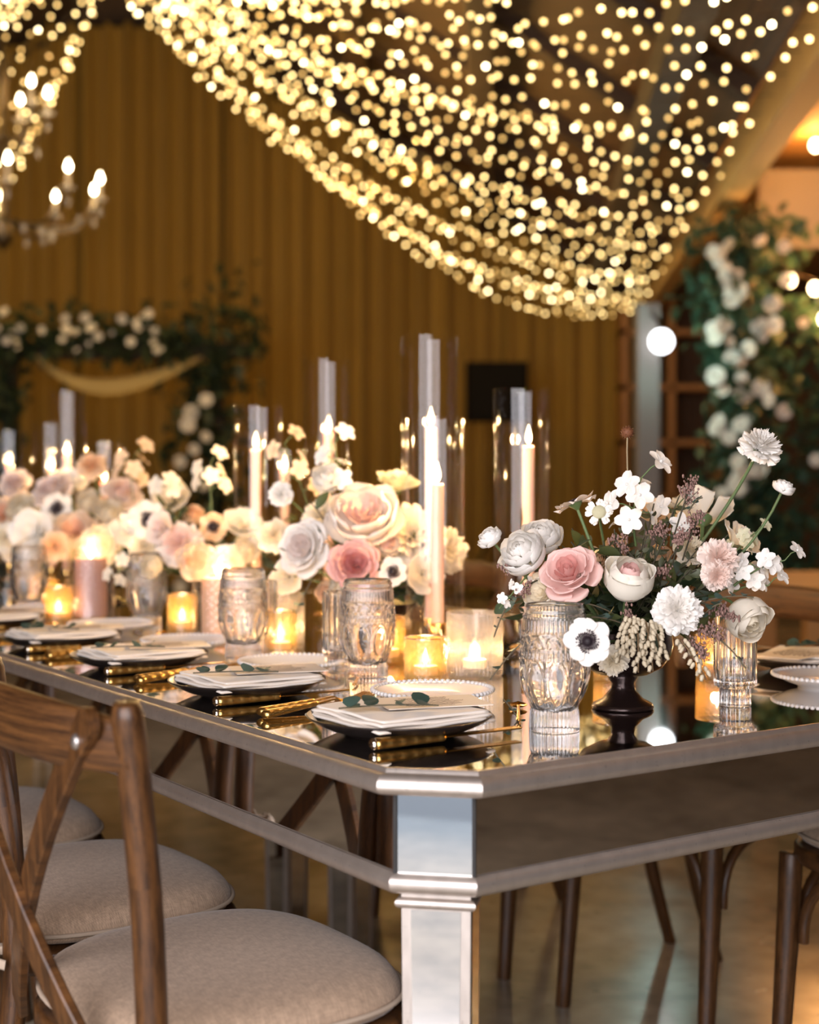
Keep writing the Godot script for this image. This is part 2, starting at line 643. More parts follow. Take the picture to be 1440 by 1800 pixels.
func blossom_mesh(s: int) -> ArrayMesh:
	var r := RandomNumberGenerator.new()
	r.seed = s
	var m := MB.new()
	for ring in 3:
		var n: int = [5, 5, 4][ring]
		for k in n:
			var rows := []
			var a0 := TAU * (k + ring * 0.5) / n + r.randf_range(-0.1, 0.1)
			var open: float = [1.15, 0.8, 0.4][ring]
			for i in 4:
				var t := i / 3.0
				var row := PackedVector3Array()
				for j in 4:
					var w := (j / 3.0 - 0.5) * 1.3 * (0.4 + 0.9 * t) * (1.0 if i < 3 else 0.75)
					row.append(Vector3(sin(open * t * 1.2) * cos(a0 + w), cos(open * t) * 0.75 * t, sin(open * t * 1.2) * sin(a0 + w)) * (1.0 - 0.12 * ring))
				rows.append(row)
			m.grid(rows)
	return m.mesh()

func build_background() -> void:
	var r := RandomNumberGenerator.new()
	r.seed = 51
	var gold := mat("chandelier_bronze", Color(0.10, 0.07, 0.035), 0.35, 0.9)
	var crystal := mat("crystal", Color(0.95, 0.97, 1.0), 0.02, 0.0, {"alpha": 0.25})
	var bulbm := mat("candle_bulb", Color(1, 0.9, 0.75), 0.4, 0.0, {"glow": Color(1.0, 0.80, 0.52), "power": 26.0})
	var waxm := mat("ivory_sleeve", Color(0.75, 0.66, 0.50), 0.6)
	# two-tier crystal chandelier
	var ch := thing("crystal_chandelier", "two tier crystal chandelier with lit candle bulbs in front of the gold curtain", "chandelier", Vector3(-2.52, 2.82, -9.0))
	var column := part(ch, "column", MB.new().turned([Vector2(0.001, -0.32), Vector2(0.05, -0.26), Vector2(0.07, -0.2), Vector2(0.03, -0.12), Vector2(0.02, 0.2), Vector2(0.06, 0.3), Vector2(0.02, 0.42), Vector2(0.02, 0.7), Vector2(0.05, 0.78), Vector2(0.012, 0.95), Vector2(0.012, 2.75)], 12).mesh(), gold)
	var drop := MB.new().turned([Vector2(0.0005, -0.05), Vector2(0.016, -0.02), Vector2(0.016, -0.02), Vector2(0.0005, 0.02)], 6).mesh()
	var sleeve := MB.new().turned([Vector2(0.012, 0), Vector2(0.012, 0.1), Vector2(0.012, 0.1), Vector2(0.001, 0.105)], 8).mesh()
	var cup := MB.new().turned([Vector2(0.002, -0.02), Vector2(0.02, -0.01), Vector2(0.045, 0.005), Vector2(0.047, 0.012), Vector2(0.002, 0.004)], 10).mesh()
	var flame := MB.new().turned([Vector2(0.001, 0), Vector2(0.017, 0.018), Vector2(0.016, 0.034), Vector2(0.007, 0.056), Vector2(0.0005, 0.072)], 8).mesh()
	for tier in [[10, 0.60, 0.0, -0.1, 0.0], [6, 0.27, 0.56, 0.42, 0.4]]:
		for k in int(tier[0]):
			var dir := Vector3(1, 0, 0).rotated(Vector3.UP, TAU * k / tier[0] + tier[4])
			var tip: Vector3 = dir * float(tier[1]) + Vector3(0, tier[2], 0)
			var root := Vector3(0, tier[3], 0)
			var arm := part(ch, "arm", MB.new().tube(curve_pts(root, dir * float(tier[1]) * 0.75 + Vector3(0, tier[3] - 0.2, 0), tip, 10), [0.011], 6).mesh(), gold)
			part(arm, "drip_cup", cup, crystal, Transform3D(Basis.IDENTITY, tip))
			part(arm, "sleeve", sleeve, waxm, Transform3D(Basis.IDENTITY, tip))
			var f := part(arm, "candle_bulb", flame, bulbm, Transform3D(Basis.IDENTITY, tip + Vector3(0, 0.104, 0)))
			if k % 2 == 0:
				omni(f, Vector3(0, 0.03, 0), Color(1.0, 0.84, 0.60), 0.12, 0.012)
			for q in 2:
				part(ch, "crystal_drop", drop, crystal, Transform3D(Basis.IDENTITY, tip * (1.0 - 0.22 * q) - Vector3(0, 0.06 + 0.05 * q, 0)))
	for k in 14:
		part(ch, "crystal_drop", drop, crystal, Transform3D(Basis.IDENTITY, Vector3(0.3, -0.2, 0).rotated(Vector3.UP, TAU * k / 14.0)))
	# flower arch in front of the curtain
	var leaf := leaf_mesh(0.11, 0.055, 0.02)
	var green := mat("garland_leaf", Color(0.020, 0.034, 0.014), 0.6, 0.0, {"back": Color(0.02, 0.04, 0.01)})
	var petal_w := mat("white_blossom_petal", Color(0.78, 0.76, 0.70), 0.7, 0.0, {"back": Color(0.4, 0.39, 0.36)})
	var arch := thing("ceremony_arch", "dark wooden arch with two posts before the gold curtain", "arch", Vector3(-2.25, 0, -11.0))
	var aw := mat("arch_wood", Color(0.05, 0.028, 0.014), 0.7)
	for sx in [-0.78, 0.78]:
		part(arch, "post", slab(Vector3(sx - 0.06, 0, -0.06), Vector3(sx + 0.06, 2.1, 0.06)), aw)
	part(arch, "crossbeam", slab(Vector3(-1.05, 2.0, -0.07), Vector3(1.05, 2.12, 0.07)), aw)
	var gl := thing("arch_garland", "leafy green garland with white blossoms along the dark arch", "garland", Vector3(-2.25, 2.12, -10.9))
	var spots := []
	for k in 900:
		var x := r.randf_range(-1.15, 1.15)
		var thick := 0.13 + 0.12 * smoothstep(0.45, 0.75, x)
		spots.append(Vector3(x, r.randfn(0.02, thick * 0.75), r.randfn(0.06, 0.09)))
	for k in 500:
		spots.append(Vector3(0.72 + r.randfn(0, 0.13), -0.15 - r.randf() * 1.25, r.randfn(0.06, 0.08)))
	for k in 260:
		spots.append(Vector3(-0.8 + r.randfn(0, 0.09), -0.1 - r.randf() * 1.0, r.randfn(0.06, 0.07)))
	leaf_cloud(gl, leaf, green, spots, r)
	var bl := [blossom_mesh(1), blossom_mesh(2)]
	for k in 46:
		var x := r.randf_range(-1.15, 0.42)
		part(gl, "blossom", bl[k % 2], petal_w, Transform3D(look(Vector3(r.randfn(0, 0.4), r.randfn(0.3, 0.4), 1), r.randf() * TAU).scaled(Vector3.ONE * r.randf_range(0.020, 0.040)), Vector3(x, r.randfn(0.06, 0.1), r.randf_range(0.16, 0.28))))
	for k in 8:
		part(gl, "blossom", bl[k % 2], petal_w, Transform3D(look(Vector3(r.randfn(0, 0.4), r.randfn(0.1, 0.4), 1), r.randf() * TAU).scaled(Vector3.ONE * r.randf_range(0.04, 0.06)), Vector3(0.72 + r.randfn(0, 0.08), -0.45 - k * 0.09, 0.24)))
	var rows := []
	for i in 7:
		var row := PackedVector3Array()
		for j in 25:
			var t := j / 24.0
			row.append(Vector3(lerpf(-0.5, 0.72, t), -0.10 - 0.17 * sin(PI * pow(t, 0.75)) - 0.10 * i / 6.0 * sin(PI * t) - 0.02 * i / 6.0, 0.2 + 0.035 * sin(i * 2.1 + t * 3.0)))
		rows.append(row)
	solo("cloth_swag", MB.new().grid(rows).mesh(), mat("swag_cloth", Color(0.55, 0.42, 0.16), 0.8), "pale gold cloth swagged under the garland of the arch", "cloth", Transform3D(Basis.IDENTITY, Vector3(-2.25, 2.1, -10.9)))
	# loudspeaker on its stand
	var black := mat("black_cabinet", Color(0.008, 0.007, 0.006), 0.8, 0.0, {"spec": 0.2})
	var sp := thing("loudspeaker", "black loudspeaker on a tripod stand before the gold curtain", "loudspeaker", Vector3(0.72, 0, -12.0))
	part(sp, "cabinet", slab(Vector3(-0.25, 1.57, -0.2), Vector3(0.25, 2.05, 0.18)), black)
	part(sp, "grille", slab(Vector3(-0.22, 1.6, 0.181), Vector3(0.22, 2.02, 0.195)), mat("grille", Color(0.008, 0.007, 0.006), 0.8, 0.0, {"spec": 0.2}))
	part(sp, "pole", MB.new().tube([Vector3(0, 0.1, 0), Vector3(0, 1.57, 0)], [0.018], 8).mesh(), black)
	for k in 3:
		part(sp, "leg", MB.new().tube([Vector3(0, 0.7, 0), Vector3(0.42, 0.012, 0).rotated(Vector3.UP, k * TAU / 3 + 0.4)], [0.012], 6).mesh(), black)
	build_right_side(r)

func build_right_side(r: RandomNumberGenerator) -> void:
	var green := mat("pillar_leaf", Color(0.030, 0.075, 0.045), 0.5, 0.0, {"back": Color(0.02, 0.05, 0.03)})
	var white := mat("white_blossom_petal", Color(0.78, 0.76, 0.70), 0.7, 0.0, {"back": Color(0.4, 0.39, 0.36)})
	var leaf := leaf_mesh(0.09, 0.05, 0.02)
	var bl := [blossom_mesh(3), blossom_mesh(4)]
	var fp := thing("flower_pillar", "tall pillar of dark greenery and white blossoms by the side aisle", "flower pillar", Vector3(1.84, 0, -8.0))
	part(fp, "pole", MB.new().tube([Vector3(0, 0, 0), Vector3(0.03, 2.5, 0)], [0.03], 8).mesh(), mat("arch_wood", Color(0.05, 0.028, 0.014), 0.7))
	var spots := []
	for k in 700:
		spots.append(Vector3(r.randf_range(0.1, 0.62), r.randf_range(0.4, 2.1), r.randfn(-0.1, 0.1)))
	for k in 1500:
		var y := r.randf_range(0.5, 2.55)
		var wide := 0.17 + 0.07 * sin(y * 3.1)
		spots.append(Vector3(r.randfn(0.07 * sin(y * 2.0 + 1.0), wide * 0.62), y, r.randfn(0, 0.11)))
	leaf_cloud(fp, leaf, green, spots, r)
	for k in 60:
		var y := r.randf_range(1.0, 2.4)
		var x := -0.13 + 0.10 * (2.2 - y) * 0.6 + r.randfn(0, 0.06)
		if k % 4 == 0:
			x += r.randf_range(0.1, 0.35)
		part(fp, "blossom", bl[k % 2], white, Transform3D(look(Vector3(-0.6 + r.randfn(0, 0.4), r.randfn(0.1, 0.4), 1), r.randf() * TAU).scaled(Vector3.ONE * r.randf_range(0.028, 0.055)), Vector3(x, y, 0.16 + r.randf_range(0, 0.1))))
	# lamp post beside the flower pillar
	var lamp := thing("post_lamp", "grey post carrying a bright white globe lamp beside the flower pillar", "lamp", Vector3(1.32, 0, -7.6))
	part(lamp, "post", MB.new().bar([Vector3(-0.05, 0, -0.16), Vector3(-0.05, 2.02, -0.16)], 0.06, 0.06, Vector3.RIGHT, 0.006).mesh(), mat("grey_post", Color(0.16, 0.15, 0.16), 0.6))
	var globe := part(lamp, "lamp_globe", MB.new().ball(Vector3.ZERO, Vector3(0.062, 0.062, 0.062), 14, 9).mesh(), mat("globe_lamp_glow", Color(1, 1, 1), 0.3, 0.0, {"glow": Color(0.93, 0.97, 1.0), "power": 5.0}), Transform3D(Basis.IDENTITY, Vector3(0, 1.81, 0)))
	part(lamp, "bracket", MB.new().tube([Vector3(0, 1.87, 0), Vector3(-0.01, 1.93, -0.05), Vector3(-0.03, 1.96, -0.1)], [0.012], 6).mesh(), mat("dark_metal", Color(0.03, 0.025, 0.02), 0.4, 0.8))
	omni(globe, Vector3.ZERO, Color(0.80, 1.0, 0.95), 0.16, 0.055)
	var panel := mat("grey_panel", Color(0.22, 0.21, 0.19), 0.6)
	var hung := thing("hanging_panel", "weathered grey panel hung from the side aisle ceiling beside the flower pillar", "panel", Vector3(2.26, 2.40, -8.5))
	part(hung, "board", MB.new().box(Vector3(0, 0.27, 0), Vector3(0.44, 0.46, 0.04), 0.008).mesh(), panel)
	for x in [-0.14, 0.14]:
		part(hung, "hanger", MB.new().tube([Vector3(x, 0.48, 0), Vector3(x, 0.598, 0)], [0.006], 6).mesh(), mats["dark_metal"])
	# wooden staircase rail and shelves in the aisle
	var ow := mat("orange_pine", Color(0.42, 0.20, 0.06), 0.5)
	var rack := thing("shelf_rack", "orange pine shelf rack against the boards behind the globe lamp", "shelf", Vector3(2.22, 0, -13.3))
	for k in 5:
		part(rack, "shelf", slab(Vector3(-0.3, 0.4 + 0.5 * k, -0.2), Vector3(0.6, 0.45 + 0.5 * k, 0.2)), ow)
	for x in [-0.3, 0.12, 0.56]:
		part(rack, "upright", slab(Vector3(x, 0, -0.2), Vector3(x + 0.06, 2.75, 0.2)), ow)
	# wooden table in the aisle
	var tb := thing("farm_table", "orange wooden farm table standing in the side aisle", "table", Vector3(1.75, 0, -5.3))
	part(tb, "table_top", slab(Vector3(-0.45, 0.66, -0.5), Vector3(1.2, 0.72, 0.4)), ow)
	for x in [-0.35, 1.1]:
		for z in [-0.42, 0.3]:
			part(tb, "leg", slab(Vector3(x - 0.04, 0, z - 0.04), Vector3(x + 0.04, 0.66, z + 0.04)), ow)
	# a festoon of larger bulbs in the aisle
	var fs := thing("festoon_string", "festoon of large clear bulbs hung across the side aisle", "string lights", Vector3(2.0, 0, -8.0))
	var fb := mat("festoon_bulb", Color(1, 0.85, 0.6), 0.4, 0.0, {"glow": Color(1.0, 0.74, 0.40), "power": 16.0})
	var round := MB.new().ball(Vector3.ZERO, Vector3(0.03, 0.036, 0.03), 10, 7).mesh()
	var spots2 := [Vector3(0.10, 2.185, 0), Vector3(0.235, 2.14, 0), Vector3(0.26, 1.96, 0.1), Vector3(0.24, 2.93, 0), Vector3(0.30, 2.76, 0.1), Vector3(0.75, 2.4, 0.2), Vector3(1.2, 2.5, 0.2)]
	part(fs, "wire", MB.new().tube([Vector3(-0.25, 2.75, 0), Vector3(0.10, 2.23, 0), Vector3(0.235, 2.19, 0), Vector3(0.26, 2.0, 0.1), Vector3(0.30, 2.8, 0.1), Vector3(0.24, 2.97, 0), Vector3(0.75, 2.44, 0.2), Vector3(1.2, 2.54, 0.2), Vector3(2.9, 2.9, 0.2)], [0.004], 4).mesh(), mats["bulb_wire"])
	for p in spots2:
		var o := part(fs, "bulb", round, fb, Transform3D(Basis.IDENTITY, p))
		omni(o, Vector3.ZERO, Color(1.0, 0.66, 0.32), 0.16, 0.02)

# ---------------------------------------------------------------- mirrored table
func rim_points(o: float) -> Array:
	var c := 0.0725 + 0.586 * o
	var x1 := TL + o
	var z1 := TW + o
	return [Vector2(c - o, -o), Vector2(x1 - c, -o), Vector2(x1, c - o), Vector2(x1, z1 - c), Vector2(x1 - c, z1), Vector2(c - o, z1), Vector2(-o, z1 - c), Vector2(-o, c - o)]

func swept_side(profile: Array, k: int) -> ArrayMesh:
	var ra := PackedVector3Array()
	var rb := PackedVector3Array()
	for p in profile:
		var ring := rim_points(p.x)
		var a: Vector2 = ring[k]
		var b: Vector2 = ring[(k + 1) % 8]
		ra.append(Vector3(a.x, p.y, a.y))
		rb.append(Vector3(b.x, p.y, b.y))
	return MB.new().grid([ra, rb]).mesh()

func build_table() -> void:
	var sn := noise(61, 0.06, 3)
	var silver_tex := paint(256, 256, func(x, y):
		var k: float = 1.0 + 0.16 * sn.get_noise_2d(x, y * 0.4)
		var nick: float = 0.45 if sn.get_noise_2d(x * 3.1 + 500, y * 3.1) > 0.66 else 1.0
		return Color(0.60, 0.54, 0.49) * k * nick)
	var silver := mat("champagne_silver_paint", Color(1, 1, 1), 0.42, 0.85, {"tex": silver_tex, "scale": 3.0, "tri": true})
	var mirror := mat("table_mirror", Color(0.76, 0.76, 0.76), 0.025, 1.0)
	var joint := mat("joint", Color(0.01, 0.009, 0.008), 0.6)
	var t := thing("mirrored_table", "long mirrored dining table with champagne silver moulding and chamfered corners", "table", T(0, 0, 0), table_basis())
	var ring := PackedVector3Array()
	for p in rim_points(-0.004):
		ring.append(Vector3(p.x, TOP, p.y))
	part(t, "mirror_top", MB.new().fan(ring, Vector3.UP).mesh(), mirror)
	var under := PackedVector3Array()
	for p in rim_points(-0.01):
		under.append(Vector3(p.x, TOP - 0.03, p.y))
	part(t, "table_underside", MB.new().fan(under, Vector3.DOWN).mesh(), joint)
	var lip := [Vector2(-0.004, TOP), Vector2(-0.002, TOP + 0.0012), Vector2(0.001, TOP + 0.0005), Vector2(0.002, TOP - 0.0035), Vector2(0.0045, TOP - 0.005), Vector2(0.008, TOP - 0.004), Vector2(0.013, TOP - 0.006), Vector2(0.017, TOP - 0.011), Vector2(0.0185, TOP - 0.017), Vector2(0.0175, TOP - 0.022), Vector2(0.013, TOP - 0.026), Vector2(0.006, TOP - 0.028), Vector2(-0.016, TOP - 0.033)]
	var low := [Vector2(-0.016, 0.640), Vector2(-0.012, 0.640), Vector2(-0.006, 0.637), Vector2(-0.004, 0.631), Vector2(-0.005, 0.624), Vector2(-0.010, 0.619), Vector2(-0.03, 0.617)]
	for k in 8:
		part(t, "rim_moulding", swept_side(lip, k), silver)
		part(t, "mirror_panel", swept_side([Vector2(-0.0165, TOP - 0.032), Vector2(-0.0165, 0.639)], k), mirror)
		part(t, "lower_moulding", swept_side(low, k), silver)
		var a: Vector2 = rim_points(-0.0158)[k]
		part(t, "panel_joint", MB.new().bar([Vector3(a.x, 0.639, a.y), Vector3(a.x, TOP - 0.03, a.y)], 0.0022, 0.0022, Vector3(1, 0, 1), 0.0004).mesh(), joint)
	var corners := [[Vector2(0, 0), Vector2(1, 1)], [Vector2(TL, 0), Vector2(-1, 1)], [Vector2(TL, TW), Vector2(-1, -1)], [Vector2(0, TW), Vector2(1, -1)]]
	var face := MB.new().grid([PackedVector3Array([Vector3(-0.021, 0.03, 0.0352), Vector3(0.021, 0.03, 0.0352)]), PackedVector3Array([Vector3(-0.0285, 0.597, 0.0402), Vector3(0.0285, 0.597, 0.0402)])]).mesh()
	var body := MB.new()
	var w0 := 0.0345
	var w1 := 0.0395
	for k in 4:
		var q := Basis(Vector3.UP, k * PI / 2)
		body.grid([PackedVector3Array([q * Vector3(-w0, 0, w0), q * Vector3(w0, 0, w0)]), PackedVector3Array([q * Vector3(-w1, 0.62, w1), q * Vector3(w1, 0.62, w1)])])
	var leg_mesh := body.mesh()
	var collar := MB.new()
	for k in 4:
		var q := Basis(Vector3.UP, k * PI / 2)
		var bead := []
		for i in 7:
			var a := -PI / 2 + PI * i / 6.0
			var o := 0.0385 + 0.0075 * cos(a)
			bead.append(PackedVector3Array([q * Vector3(-o, 0.605 + 0.0065 * sin(a), o), q * Vector3(o, 0.605 + 0.0065 * sin(a), o)]))
		collar.grid(bead)
	var collar_mesh := collar.mesh()
	var at := []
	for c in corners:
		at.append([c[0] + c[1] * 0.0725 * 0.5 + c[1].normalized() * 0.064, PI * 0.25])
	at.append([Vector2(1.72, 0.80), 0.3])
	at.append([Vector2(1.50, 0.84), 0.3])
	for p in at:
		var leg := part(t, "leg", leg_mesh, silver, Transform3D(Basis(Vector3.UP, p[1]), Vector3(p[0].x, 0, p[0].y)))
		part(leg, "leg_collar", collar_mesh, silver)
		for k in 4:
			part(leg, "leg_mirror", face, mirror, Transform3D(Basis(Vector3.UP, k * PI / 2), Vector3.ZERO))

# ---------------------------------------------------------------- cross-back chairs
func seat_ring(a: float, b: float, y: float, n := 48, grow := 0.0) -> PackedVector3Array:
	var r := PackedVector3Array()
	for j in n + 1:
		var th := TAU * j / n
		var e := 2.0 / 2.9
		var x := signf(cos(th)) * pow(absf(cos(th)), e) * a
		var z := signf(sin(th)) * pow(absf(sin(th)), e) * b
		r.append(Vector3(x * (1.0 + 0.28 * z), y, z))
	return r

func build_chairs() -> void:
	var wood := mat("chair_oak", Color(1, 1, 1), 0.42, 0.0, {"tex": wood_tex(71, Color(0.030, 0.011, 0.003), Color(0.135, 0.055, 0.015)), "coat": 0.06})
	var wn := noise(73, 0.05, 3)
	var slub := noise(74, 0.3, 2)
	var weave := paint(256, 256, func(x, y):
		var k := 0.80 + 0.20 * (1.0 if (int(x / 2) + int(y / 2)) % 2 == 0 else 0.0)
		k *= 1.0 + 0.16 * wn.get_noise_2d(x, y) + 0.22 * slub.get_noise_2d(x * 0.15, y) + 0.18 * slub.get_noise_2d(x + 300, y * 0.15)
		return Color(0.42, 0.295, 0.20) * k)
	var linen := mat("linen", Color(1, 1, 1), 0.9, 0.0, {"tex": weave, "bump": weave, "depth": 0.06, "sheen": 0.35})
	var piping := mat("linen_piping", Color(0.42, 0.33, 0.25), 0.9)
	var steel := mat("bolt_steel", Color(0.45, 0.42, 0.40), 0.35, 0.9)
	var c := thing("cross_back_chair", "brown cross back chair with a tan linen cushion, at the table corner", "chair", Vector3.ZERO)
	# seat
	var rows := []
	for p in [[0.90, 0.415], [1.0, 0.420], [1.03, 0.43], [1.03, 0.448], [1.0, 0.455], [0.0, 0.455]]:
		rows.append(seat_ring(0.205 * p[0], 0.198 * p[0], p[1]))
	part(c, "seat", MB.new().grid(rows, true, Vector2(3, 1)).mesh(), wood)
	rows = []
	for p in [[0.90, 0.0], [0.985, 0.006], [1.0, 0.013], [1.0, 0.020], [0.985, 0.028], [0.95, 0.037], [0.88, 0.0445], [0.76, 0.0495], [0.6, 0.0525], [0.4, 0.054], [0.2, 0.0545], [0.0, 0.0545]]:
		rows.append(seat_ring(0.203 * p[0], 0.197 * p[0], 0.455 + p[1]))
	var cm := MB.new().grid(rows, true)
	for i in cm.v.size():
		cm.t[i] = Vector2(cm.v[i].x, cm.v[i].z) * 5.5
	var cushion := part(c, "cushion", cm.mesh(), linen)
	var edge := []
	for p in seat_ring(0.206, 0.200, 0.472, 64):
		edge.append(p)
	part(cushion, "piping", MB.new().tube(edge, [0.0032], 6).mesh(), piping)
	# back posts run on as rear legs
	for s in [-1.0, 1.0]:
		var path := []
		var knots := [Vector3(0.20 * s, 0, -0.29), Vector3(0.205 * s, 0.2, -0.225), Vector3(0.207 * s, 0.42, -0.183), Vector3(0.212 * s, 0.6, -0.185), Vector3(0.226 * s, 0.76, -0.205), Vector3(0.240 * s, 0.858, -0.222)]
		var cv := Curve3D.new()
		for k in knots.size():
			var tn: Vector3 = (knots[mini(k + 1, 5)] - knots[maxi(k - 1, 0)]) * 0.17
			cv.add_point(knots[k], -tn, tn)
		for k in 25:
			path.append(cv.samplef(k / 24.0 * 5.0))
		var sizes := []
		for k in 25:
			sizes.append(Vector2(0.0185, 0.0165) * (0.82 + 0.18 * smoothstep(0, 8, k)) * (1.0 if k < 24 else 0.8))
		part(c, "back_post", MB.new().tube(path, sizes, 12, Vector3.RIGHT, Vector2(1, 3)).mesh(), wood)
		# front legs with bent braces under the seat
		var fl := [Vector3(0.185 * s, 0.43, 0.155), Vector3(0.187 * s, 0.25, 0.162), Vector3(0.192 * s, 0.0, 0.185)]
		part(c, "front_leg", MB.new().tube(curve_pts(fl[0], fl[1], fl[2], 8), [0.0205, 0.0205, 0.02, 0.02, 0.019, 0.018, 0.017, 0.016, 0.0155], 10, Vector3.ZERO, Vector2(1, 2)).mesh(), wood)
		for e in [Vector3(-s, 0, 0), Vector3(0, 0, -1)]:
			var p0: Vector3 = fl[0] + Vector3(0, -0.15, 0) + e * 0.026
			part(c, "brace", MB.new().tube(curve_pts(p0, p0 + Vector3(0, 0.12, 0), p0 + Vector3(0, 0.125, 0) + e * 0.11, 8), [Vector2(0.011, 0.009)], 8).mesh(), wood)
	# curved top rail
	rows = []
	var n := 22
	var up := []
	for i in n + 1:
		var t := float(i) / n
		var x := lerpf(-0.240, 0.240, t)
		var z := -0.214 - 0.058 * (1.0 - pow(absf(2 * t - 1), 2.4))
		var half := 0.036 - 0.010 * pow(absf(2 * t - 1), 3)
		up.append([Vector3(x, 0.812 + 0.010 * (1.0 - pow(2 * t - 1, 2)), z), half])
	for i in n + 1:
		var p: Vector3 = up[i][0]
		var q: Vector3 = up[mini(i + 1, n)][0] - up[maxi(i - 1, 0)][0]
		var out := Vector3(q.z, 0, -q.x).normalized()
		var h: float = up[i][1]
		var row := PackedVector3Array()
		for k in 13:
			var a := TAU * k / 12.0
			row.append(p + Vector3(0, signf(sin(a)) * pow(absf(sin(a)), 0.6) * h, 0) + out * signf(cos(a)) * pow(absf(cos(a)), 0.7) * 0.0105)
		rows.append(row)
	var turned_rows := []
	for row in rows:
		var b: PackedVector3Array = row.duplicate()
		b.reverse()
		turned_rows.append(b)
	var rail := MB.new().grid(turned_rows, true)
	for i in rail.t.size():
		rail.t[i] = Vector2(rail.v[i].y * 12.0, rail.v[i].x * 2.2)
	part(c, "top_rail", rail.mesh(), wood)
	# crossed slats, bolted to the rail
	for s in [-1.0, 1.0]:
		var a := Vector3(0.203 * s, 0.834, -0.254)
		var b := Vector3(-0.155 * s, 0.435, -0.198)
		var off := Vector3(0, 0, -0.006 if s > 0 else 0.006)
		var mid := (a + b) * 0.5 + Vector3(0, 0, -0.045)
		var pts := curve_pts(a + off, mid + off, b + off, 10)
		var slat := MB.new().bar(pts, 0.0185, 0.006, Vector3(0, 0, -1).cross(b - a), 0.002)
		for i in slat.t.size():
			slat.t[i] = Vector2(slat.v[i].x * 6.0, slat.v[i].y * 3.0)
		var so := part(c, "cross_slat", slat.mesh(), wood)
		part(so, "slat_end", MB.new().add(MB.new().turned([Vector2(0.001, -0.006), Vector2(0.0185, -0.006), Vector2(0.0185, -0.006), Vector2(0.0185, 0.006), Vector2(0.0185, 0.006), Vector2(0.001, 0.006)], 16), Transform3D(Basis(Vector3.RIGHT, PI / 2), a + off)).mesh(), wood)
		part(so, "bolt", MB.new().ball(a + off + Vector3(-0.012 * s, -0.018, -0.0075), Vector3(0.0085, 0.0085, 0.005), 10, 6).mesh(), steel)
	# cushion ties round the posts
	for s in [-1.0, 1.0]:
		var k := Vector3(0.20 * s, 0.475, -0.205)
		var tie := MB.new()
		tie.tube([k + Vector3(-0.012 * s, 0, 0.035), k + Vector3(0.024 * s, 0.006, 0.02), k + Vector3(0.022 * s, 0.01, -0.01), k + Vector3(0.0, 0.008, -0.018), k + Vector3(-0.026 * s, 0.004, 0.0)], [Vector2(0.007, 0.002)], 6, Vector3.UP)
		tie.ball(k + Vector3(-0.002, 0.004, -0.02), Vector3(0.012, 0.014, 0.009), 8, 6)
		tie.tube(curve_pts(k + Vector3(0, 0, -0.02), k + Vector3(0.02 * s, -0.03, -0.032), k + Vector3(0.012 * s, -0.13, -0.028), 7), [Vector2(0.008, 0.002)], 6, Vector3.RIGHT)
		tie.tube(curve_pts(k + Vector3(0, 0, -0.02), k + Vector3(-0.03 * s, -0.02, -0.03), k + Vector3(-0.018 * s, -0.1, -0.03), 7), [Vector2(0.008, 0.002)], 6, Vector3.RIGHT)
		tie.tube(curve_pts(k + Vector3(0, 0.004, -0.02), k + Vector3(0.04 * s, 0.03, -0.03), k + Vector3(0.028 * s, -0.02, -0.03), 7), [Vector2(0.007, 0.002)], 6, Vector3.RIGHT)
		part(cushion, "tie", tie.mesh(), piping)
	var near := table_basis()
	var far := Basis(-LDIR, Vector3.UP, -SDIR)
	c.transform = Transform3D(near, T(0.318, -0.085, 0))
	var order := ["second", "third", "fourth", "fifth"]
	for k in 4:
		copy_of(c, T([0.775, 1.268, 1.745, 2.22][k], -0.08, 0), near.rotated(Vector3.UP, [0.02, -0.03, 0.02, 0.0][k]), "brown cross back chair with a tan linen cushion, %s from the chamfered corner" % order[k], "chairs along the open side")
	c.set_meta("group", "chairs along the open side")
	for k in 4:
		copy_of(c, T([0.26, 0.83, 1.40, 1.95][k], 1.245, 0), far.rotated(Vector3.UP, [0.0, 0.04, -0.03, 0.02][k]), "brown cross back chair across the table behind the bronze urn flowers, %s from its end" % ["first", "second", "third", "fourth"][k], "chairs across the table")

